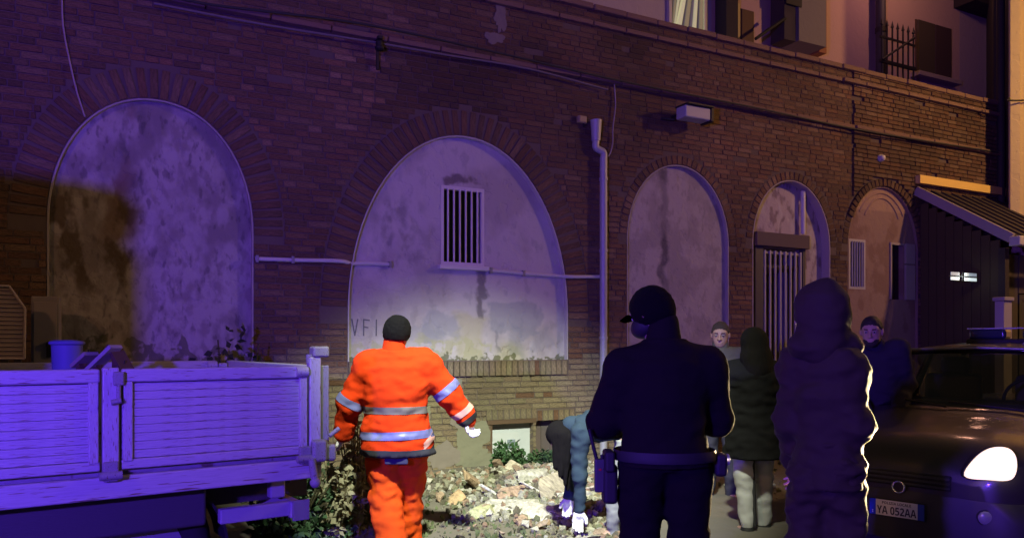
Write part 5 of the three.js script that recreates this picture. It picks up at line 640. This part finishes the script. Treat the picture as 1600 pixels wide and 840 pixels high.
  // man in pale jacket behind
  person('man with short reddish hair in grey jacket, partly hidden behind the officer', 1.955, 7.2,
    { pelvis: [0, 0.93, 0], neck: [0, 1.47, 0.0], head: [-0.005, 1.60, -0.02], shL: [-0.185, 1.40, 0], shR: [0.185, 1.40, 0], elL: [-0.24, 1.12, 0], wrL: [-0.17, 0.95, -0.16], elR: [0.24, 1.12, 0], wrR: [0.17, 0.95, -0.16], hipL: [-0.1, 0.88, 0], hipR: [0.1, 0.88, 0], knL: [-0.11, 0.48, 0], anL: [-0.11, 0.09, 0.02], knR: [0.11, 0.48, 0], anR: [0.11, 0.09, 0.02], toL: [-0.13, 0.035, -0.14], toR: [0.13, 0.035, -0.14] },
    { face: [-0.35, -0.1, -1], jacket: cloth([0.10, 0.095, 0.085]), trousers: cloth([0.05, 0.05, 0.06]), brow: M([0.12, 0.08, 0.06], 0.8), hair: { mat: M([0.045, 0.03, 0.022], 0.9) }, hem: 0.85, cell: 0.015 });
  // man behind the car
  person('bearded short-haired man in dark jacket leaning beside the patrol car', 2.93, 6.3,
    { pelvis: [0.12, 0.94, 0.1], neck: [0.055, 1.46, 0.0], head: [-0.01, 1.615, -0.07], shL: [-0.09, 1.40, 0.10], shR: [0.21, 1.47, -0.04], elL: [-0.12, 1.14, 0.08], wrL: [-0.10, 0.98, -0.14], elR: [0.29, 1.18, -0.02], wrR: [0.16, 1.0, -0.18], hipL: [0.04, 0.89, 0.1], hipR: [0.22, 0.89, 0.1], knL: [0.03, 0.48, 0.08], anL: [0.02, 0.09, 0.1], knR: [0.23, 0.48, 0.08], anR: [0.25, 0.09, 0.1], toL: [0.0, 0.035, -0.05], toR: [0.25, 0.035, -0.05] },
    { face: [-0.62, -0.35, -1], headUp: [-0.1, 1, -0.15], jacket: cloth([0.03, 0.026, 0.045]), trousers: cloth([0.03, 0.03, 0.04]), hair: { mat: M([0.02, 0.015, 0.015], 0.7) }, brow: M([0.02, 0.015, 0.015], 0.8), beard: M([0.025, 0.02, 0.02], 0.9), hem: 0.86, cell: 0.014, headCell: 0.006, grow: 0.04 });
  // bending figure in denim
  const bd = person('person in blue denim jacket and white gloves bent over the rubble', 0.66, 5.8,
    { pelvis: [0.24, 0.90, 0.02], neck: [-0.17, 0.90, -0.02], head: [-0.285, 0.815, -0.02], shL: [-0.155, 0.86, -0.15], shR: [-0.12, 0.87, 0.15], elL: [-0.165, 0.55, -0.17], wrL: [-0.165, 0.30, -0.17], elR: [-0.20, 0.58, 0.16], wrR: [-0.22, 0.34, 0.12], hipL: [0.24, 0.85, -0.10], hipR: [0.24, 0.85, 0.10], knL: [0.10, 0.47, -0.12], anL: [0.10, 0.10, -0.06], knR: [0.14, 0.47, 0.12], anR: [0.20, 0.10, 0.14], toL: [-0.06, 0.045, -0.10], toR: [0.06, 0.045, 0.12] },
    { face: [-0.45, -1, -0.1], headUp: [-1, 0.35, 0], jacket: cloth([0.026, 0.043, 0.066]), trousers: cloth([0.25, 0.26, 0.25]), gloves: white, shoes: cloth([0.33, 0.36, 0.38]), grow: 0.02, sleeve: 0.5, cell: 0.011, fold: 0.018, legGrow: 0.01, legFold: 0.02, build: 0.92, hair: { nocut: true, mat: cloth([0.006, 0.005, 0.006]), long: [[[-0.31, 0.84, -0.06], [-0.335, 0.60, -0.08], 0.055, 0.022], [[-0.28, 0.84, -0.08], [-0.30, 0.54, -0.10], 0.06, 0.018], [[-0.25, 0.82, -0.08], [-0.265, 0.47, -0.08], 0.055, 0.014], [[-0.23, 0.80, -0.03], [-0.24, 0.42, -0.02], 0.05, 0.014], [[-0.30, 0.84, 0.02], [-0.32, 0.57, 0.03], 0.055, 0.018], [[-0.26, 0.82, 0.04], [-0.275, 0.50, 0.05], 0.05, 0.016]] }, handL: { dir: [-0.12, -1, 0], n: [0, 0.1, 1], curl: 0.55, fine: true }, handR: { dir: [-0.1, -1, 0], n: [0, 0, 1], curl: 0.6 } });
  void bd;
}

// ------------------------------------------------------------------ plants
function leafCloud(n, place, size, bend = 0.25) {
  const pos = [], nor = [], uvs = [], idx = [];
  for (let i = 0; i < n; i++) {
    const { p, d, s } = place(i); const L = size * s, w = L * rr(0.28, 0.42), dir = nrm3(d), sidev = nrm3(cross3(dir, nrm3([rr(-1, 1), rr(-1, 1), rr(-1, 1)]))), up = cross3(sidev, dir), b = pos.length / 3;
    const pts = [p, add3(add3(p, dir, L * 0.45), sidev, w), add3(add3(p, dir, L * 0.45), sidev, -w), add3(add3(p, dir, L), up, -L * bend), add3(add3(p, dir, L * 0.5), up, L * 0.08)];
    for (const q of pts) { pos.push(...q); nor.push(...up); uvs.push(q[0], q[1]); } idx.push(b, b + 1, b + 4, b + 1, b + 3, b + 4, b + 3, b + 2, b + 4, b + 2, b, b + 4);
  }
  const g = new THREE.BufferGeometry(); g.setAttribute('position', new THREE.Float32BufferAttribute(pos, 3)); g.setAttribute('normal', new THREE.Float32BufferAttribute(nor, 3)); g.setAttribute('uv', new THREE.Float32BufferAttribute(uvs, 2)); g.setIndex(idx); g.computeVertexNormals(); return g;
}
const leafM = (c) => new THREE.MeshPhysicalMaterial({ color: col(c), roughness: 0.75, transmission: 0.3, thickness: 0, side: THREE.DoubleSide });
function bush(name, label, x, z, rx, h, rz, n, size, c, stems = 9) {
  const o = thing(name, label, 'plant', [x, 0, -z]); const g0 = heap(x, z);
  part('foliage', leafCloud(n, () => { const a = rr(0, 6.283), t = Math.pow(rnd(), 0.7), k = 0.75 + 0.5 * n3(Math.cos(a) * 1.5 + x, Math.sin(a) * 1.5, t * 2), y = g0 + h * (0.05 + 0.95 * rnd() * (1 - 0.45 * t * t)) * k; return { p: [Math.cos(a) * rx * t * k, y, Math.sin(a) * rz * t * k], d: [Math.cos(a) + rr(-0.8, 0.8), rr(-0.4, 1.1), Math.sin(a) + rr(-0.8, 0.8)], s: rr(0.6, 1.25) }; }, size), leafM(c), o, 'stuff');
  const st = []; for (let i = 0; i < stems; i++) { const a = rr(0, 6.283), r = rr(0.2, 0.8); st.push(tube([[0, 0, 0], [Math.cos(a) * rx * r * 0.5, h * 0.4, Math.sin(a) * rz * r * 0.5], [Math.cos(a) * rx * r, h * rr(0.6, 0.95), Math.sin(a) * rz * r]], 0.008, 6, 5)); } part('stem', st, M([0.08, 0.07, 0.03], 0.9), o); return o;
}
const W2 = (u, w) => [WALL[0] + DU[0] * u + 0.4548 * w, WALL[1] + DU[1] * u - 0.8906 * w];
{
  const place = (px, w, ...a) => { const [u] = uv(px, 700, w), [x, z] = W2(u, w); return [x, z, ...a]; };
  let [x, z] = place(795, 0.28); bush('leafy_weed', 'leafy green weed growing before the whitewashed cellar window', x, z, 0.27, 0.36, 0.16, 900, 0.06, [0.045, 0.12, 0.035]);
  [x, z] = place(850, 0.30); bush('leafy_weed', 'low green weed at the foot of the boarded niche', x, z, 0.22, 0.22, 0.16, 520, 0.06, [0.04, 0.10, 0.03]);
  [x, z] = place(365, 0.35); bush('dark_shrub', 'dark shrub against the foot of the leftmost arch', x, z, 0.36, 1.72, 0.25, 1500, 0.09, [0.03, 0.045, 0.018]);
  [x, z] = place(262, 0.3); bush('dark_shrub', 'low dark growth along the foot of the leftmost arch', x, z, 0.7, 1.42, 0.2, 1500, 0.08, [0.03, 0.04, 0.02]);
  // green bush and dry weeds beside the truck tail
  { const a = place(470, 0.0); void a; } bush('green_bush', 'dense green weeds between the bush and the wall beside the truck', -1.35, 6.7, 0.45, 0.55, 0.4, 1300, 0.06, [0.05, 0.10, 0.035]);
  x = -1.62; z = 5.75; bush('green_bush', 'dark green bush under the truck tail', x, z, 0.40, 0.66, 0.35, 1500, 0.075, [0.03, 0.085, 0.025]);
  for (const [i, px, zz, hh, rx, label] of [[0, 558, 5.9, 1.05, 0.13, 'tall dry weed stalk between truck tail and orange worker'], [1, 520, 5.75, 0.72, 0.26, 'spreading dry weed at the truck tail corner'], [2, 588, 6.3, 0.70, 0.24, 'dry weed clump partly behind the orange worker\'s legs']]) {
    const xx = (px - 800) / FOC * zz, o = thing('dry_weed', label, 'plant', [xx, 0, -zz]); const pts = []; for (let k = 0; k < 14; k++) { const a = rr(0, 6.283), q = rr(0.3, 1); pts.push([Math.cos(a) * rx * q, hh * rr(0.65, 1.0), Math.sin(a) * rx * q]); }
    part('stem', pts.map((p) => tube([[p[0] * 0.1, 0, p[2] * 0.1], [p[0] * 0.45, p[1] * 0.5, p[2] * 0.45], p], 0.006, 8, 5)), M([0.20, 0.17, 0.09], 0.9), o);
    part('foliage', leafCloud(520, () => { const p = pts[Math.floor(rnd() * pts.length)], t = 0.2 + 0.8 * rnd(); return { p: [p[0] * t + rr(-0.02, 0.02), p[1] * t, p[2] * t + rr(-0.02, 0.02)], d: [rr(-1, 1), rr(-0.9, 0.7), rr(-1, 1)], s: rr(0.5, 1.3) }; }, 0.06, 0.4), leafM(i === 2 ? [0.22, 0.20, 0.10] : [0.24, 0.22, 0.13]), o, 'stuff');
  }
  // low grass at the edge of the rubble
  const gr = leafCloud(1500, () => { const u = -0.75 - 1.9 * Math.sqrt(rnd()), w = rr(1.6, 4.3), [gx, gz] = W2(u, w); return { p: [gx, heap(gx, gz), -gz], d: [rr(-0.6, 0.6), 1, rr(-0.6, 0.6)], s: rr(0.4, 1.2) }; }, 0.055, 0.3);
  const go = part('grass', gr, leafM([0.10, 0.13, 0.05]), scene, 'stuff'); go.userData.label = 'sparse grass and weeds at the left edge of the rubble'; go.userData.category = 'grass';
}
// ------------------------------------------------------------------ rubble
{
  const chunk = (sx, sy, sz, n, sd) => { const pts = []; for (let i = 0; i < n; i++) { const p = [rr(-1, 1), rr(-1, 1), rr(-1, 1)]; const k = Math.max(...p.map(Math.abs)); const q = p.map((v) => v / k * rr(0.82, 1)); pts.push(V(q[0] * sx / 2, q[1] * sy / 2, q[2] * sz / 2)); } void sd; const g = new ConvexGeometry(pts), P = g.attributes.position, u = new Float32Array(P.count * 2); for (let i = 0; i < P.count; i++) { u[2 * i] = P.getX(i) * 4 + P.getY(i) * 2; u[2 * i + 1] = P.getZ(i) * 4 + P.getY(i) * 3; } g.setAttribute('uv', new THREE.BufferAttribute(u, 2)); return g; };
  const rubM = (c) => M(c, 0.95, { bumpMap: coarse, bumpScale: 0.012, map: brickMap });
  const kinds = [
    { name: 'broken_brick', label: 'broken brick lying loose in the floodlit rubble', group: 'broken bricks in the rubble', g: [chunk(0.2, 0.055, 0.12, 18), chunk(0.13, 0.055, 0.11, 16), chunk(0.24, 0.05, 0.12, 20)], m: [[0.36, 0.25, 0.17], [0.38, 0.29, 0.20], [0.32, 0.23, 0.16]].map(rubM), n: 50 },
    { name: 'plaster_chunk', label: 'pale chunk of plaster lying loose in the floodlit rubble', group: 'plaster chunks in the rubble', g: [chunk(0.26, 0.045, 0.19, 20), chunk(0.15, 0.055, 0.12, 16), chunk(0.32, 0.04, 0.22, 22)], m: [[0.52, 0.49, 0.40], [0.44, 0.42, 0.33], [0.54, 0.47, 0.37]].map(rubM), n: 60 },
  ];
  const spot = () => { for (let i = 0; i < 40; i++) { const u = 0.35 + 1.15 * (rnd() + rnd() + rnd() - 1.5) * 1.25, w = 0.35 + 3.4 * Math.pow(rnd(), 0.8); const [x, z] = W2(u, w); const q = pix(u, heap(x, z), w); if (q[0] > 500 && q[0] < 1010 && q[1] < 860) return [x, z, u, w]; } const [x, z] = W2(0.3, 1.5); return [x, z, 0.3, 1.5]; };
  for (const k of kinds) { let src; for (let i = 0; i < k.n; i++) { const [x, z] = spot(), y = heap(x, z), j = Math.floor(rnd() * 3), q = src ? src.clone() : new THREE.Mesh(); q.geometry = k.g[j]; q.material = k.m[Math.floor(rnd() * 3)]; q.name = numbered(k.name); q.position.set(x, y + rr(0.015, 0.06), -z); q.rotation.set(rr(-0.5, 0.5), rr(0, 6.28), rr(-0.5, 0.5)); const s = rr(0.4, 0.95); q.scale.set(s, s * 0.85, s); q.userData = { label: k.label, category: 'rubble piece', group: k.group }; scene.add(shadows(q)); src = q; } }
  // the slabs one can single out
  for (const [label, px, py, depth, size, rot, c] of [
    ['brown brick slab leaning on edge at the back of the rubble', 737, 750, 7.3, [0.30, 0.07, 0.16], [0.5, 0.5, -0.9], [0.40, 0.28, 0.17]],
    ['large flat reddish slab in the middle of the rubble', 805, 772, 6.95, [0.42, 0.06, 0.25], [0.35, 0.3, -0.12], [0.46, 0.31, 0.22]],
    ['upright triangular slab at the right of the rubble near the bent person', 868, 765, 6.8, [0.32, 0.30, 0.07], [-0.3, 0.3, 0.35], [0.42, 0.36, 0.25]],
    ['pale lump of masonry behind the flat reddish slab', 835, 745, 7.4, [0.34, 0.14, 0.2], [0.1, 0.2, 0.05], [0.48, 0.45, 0.36]],
    ['long pale lath lying across the rubble', 770, 768, 7.0, [0.34, 0.03, 0.04], [0, 0.5, -0.55], [0.72, 0.70, 0.66]],
    ['pale lath stub pointing up beside the flat slab', 832, 762, 6.95, [0.26, 0.03, 0.05], [0, 0.2, -0.5], [0.66, 0.62, 0.56]],
    ['broad white plaster slab in the brightest light', 800, 796, 6.55, [0.5, 0.06, 0.3], [0.3, 0.1, 0.05], [0.50, 0.47, 0.39]],
    ['white plaster slab below the reddish slab at the right', 850, 805, 6.3, [0.4, 0.06, 0.28], [0.35, -0.4, -0.08], [0.52, 0.48, 0.41]],
    ['orange tile fragment at the left of the rubble', 708, 786, 6.7, [0.24, 0.05, 0.14], [0.35, 0.6, 0.5], [0.5, 0.34, 0.20]],
    ['yellowish stone near the front of the rubble', 750, 808, 6.4, [0.22, 0.10, 0.16], [0.1, 0.9, 0.1], [0.46, 0.46, 0.26]]]) {
    const g = chunk(...size, 26), o = solo('rubble_slab', label, 'slab', g, rubM(c), [(px - 800) / FOC * depth, EYE - (py - HOR) / FOC * depth, -depth]); const x = o.position.x; o.position.y = Math.max(heap(x, depth) + 0.03, Math.min(o.position.y, heap(x, depth) + 0.16)); o.rotation.set(...rot);
  }
  // the small stuff
  const im = new THREE.InstancedMesh(chunk(1, 0.6, 0.8, 12), M([1, 1, 1], 0.95, { bumpMap: coarse, bumpScale: 0.02 }), 8500), d = new THREE.Object3D(), c = new THREE.Color(), C = [[0.48, 0.46, 0.35], [0.36, 0.24, 0.16], [0.42, 0.40, 0.29], [0.28, 0.25, 0.17], [0.58, 0.55, 0.47], [0.17, 0.15, 0.10], [0.22, 0.23, 0.13]];
  for (let i = 0; i < 8500; i++) { let x, z; if (i < 7400) [x, z] = spot(); else { const u = rr(1.5, 6), w = rr(0.3, 4.5); [x, z] = W2(u, w); } const s = 0.014 + 0.075 * Math.pow(rnd(), 2.4) * (i < 7400 ? 1 : 0.6); d.position.set(x, heap(x, z) + s * 0.3 + 0.01, -z); d.rotation.set(rr(0, 6), rr(0, 6), rr(0, 6)); d.scale.setScalar(s); d.updateMatrix(); im.setMatrixAt(i, d.matrix); const q = C[Math.floor(rnd() * C.length)], f = rr(0.75, 1.15); im.setColorAt(i, c.setRGB(q[0] * f, q[1] * f, q[2] * f)); }
  im.name = 'rubble'; im.userData = { kind: 'stuff', label: 'small broken brick and plaster crumbs strewn before the wall', category: 'rubble' }; scene.add(shadows(im));
}
// ------------------------------------------------------------------ the lamps outside the picture, two of the sodium ones added
{
  const o = thing('warning_beacon', 'blue rotating beacon on a pole behind the camera', 'beacon', [BLUE.pos[0], 0, BLUE.pos[2]]), y = BLUE.pos[1];
  part('base', cyl(0.25, 0.2, 0.08, 0, 0.04, 0, 24), mat.iron, o); part('pole', cyl(0.03, 0.03, y - 0.2, 0, (y - 0.2) / 2 + 0.06, 0), mat.steel, o); part('socket', cyl(0.08, 0.08, 0.06, 0, y - 0.11, 0, 24), mat.black, o);
  part('lamp_dome', new THREE.SphereGeometry(0.09, 24, 16).scale(1, 1.0, 1).translate(0, y, 0), M([0.1, 0.1, 0.5], 0.3, { emissive: col(BLUE.color), emissiveIntensity: 5 }), o);
  const l = new THREE.PointLight(col(BLUE.color), BLUE.cd, 60, 2); l.position.set(0, y, 0); l.shadow.radius = 6; l.castShadow = true; o.add(l);
  const wl = thing('work_light', 'unseen white work light on an added boom and mast outside the picture', 'work light', WORK.base);  // lamp is unseen; mast and boom are added to throw it over the people
  { const A = V(...WORK.aim), P = V(...WORK.pos), d = A.clone().sub(P).normalize(), hd = new THREE.Group(), Q = P.clone().sub(V(...WORK.base)); hd.name = 'lamp_head'; hd.position.copy(Q); hd.quaternion.setFromUnitVectors(V(0, 0, -1), d); wl.add(hd);
    part('housing', rbox(0.34, 0.26, 0.09, 0.02, 0, 0, 0.06), mat.iron, hd); part('lamp_lens', rbox(0.30, 0.22, 0.01, 0.003, 0, 0, 0.0), M([0.9, 0.9, 0.9], 0.3, { emissive: col(WORK.color), emissiveIntensity: 4 }), hd);
    const s = new THREE.SpotLight(col(WORK.color), WORK.cd, 40, WORK.angle, 1, 2); s.position.set(0, 0, -0.03); s.target.position.set(0, 0, -3); s.shadow.radius = 6; s.castShadow = true; hd.add(s, s.target);
    part('mast', cyl(0.07, 0.05, Q.y + 0.3, 0, (Q.y + 0.3) / 2, 0), mat.steel, wl); part('boom', bar([0, Q.y + 0.25, 0], [Q.x, Q.y + 0.2, Q.z], 0.03, 10), mat.steel, wl); part('foot', rbox(0.8, 0.12, 0.8, 0.03, 0, 0.06, 0), mat.iron, wl); }
  SODIUM.forEach((s, i) => {
    const q = thing('sodium_lamp', ['sodium street lamp beyond the right edge of the picture', 'added sodium lamp behind the camera on the left for warm fill', 'added sodium lamp behind the wall to brighten the house fronts'][i], 'street lamp', i === 2 ? [9.03, 0, -14.3] : [s.pos[0] + 1.0 * Math.cos(s.turn) * (i ? -1 : 1), 0, s.pos[2] + 0.6]); const dx = s.pos[0] - q.position.x, dz = s.pos[2] - q.position.z, h = s.pos[1];
    part('pole', cyl(0.09, 0.06, h + 0.2, 0, (h + 0.2) / 2, 0), mat.iron, q); part('arm', tube([[0, h + 0.15, 0], [dx * 0.5, h + 0.35, dz * 0.5], [dx * 0.85, h + 0.22, dz * 0.85]], 0.035, 12, 8), mat.iron, q); part('hood', rbox(0.5, 0.08, 0.3, 0.03, dx, h + 0.19, dz), mat.iron, q);
    part('lamp_bulb', new THREE.SphereGeometry(0.1, 20, 12).translate(dx, h, dz), M([0.8, 0.7, 0.5], 0.4, { emissive: col(s.color), emissiveIntensity: 6 }), q); const pl = new THREE.PointLight(col(s.color), s.cd, 80, 2); pl.position.set(dx, h, dz); pl.shadow.radius = 8; pl.castShadow = true; q.add(pl);
  });
}
renderer.render(scene, camera);
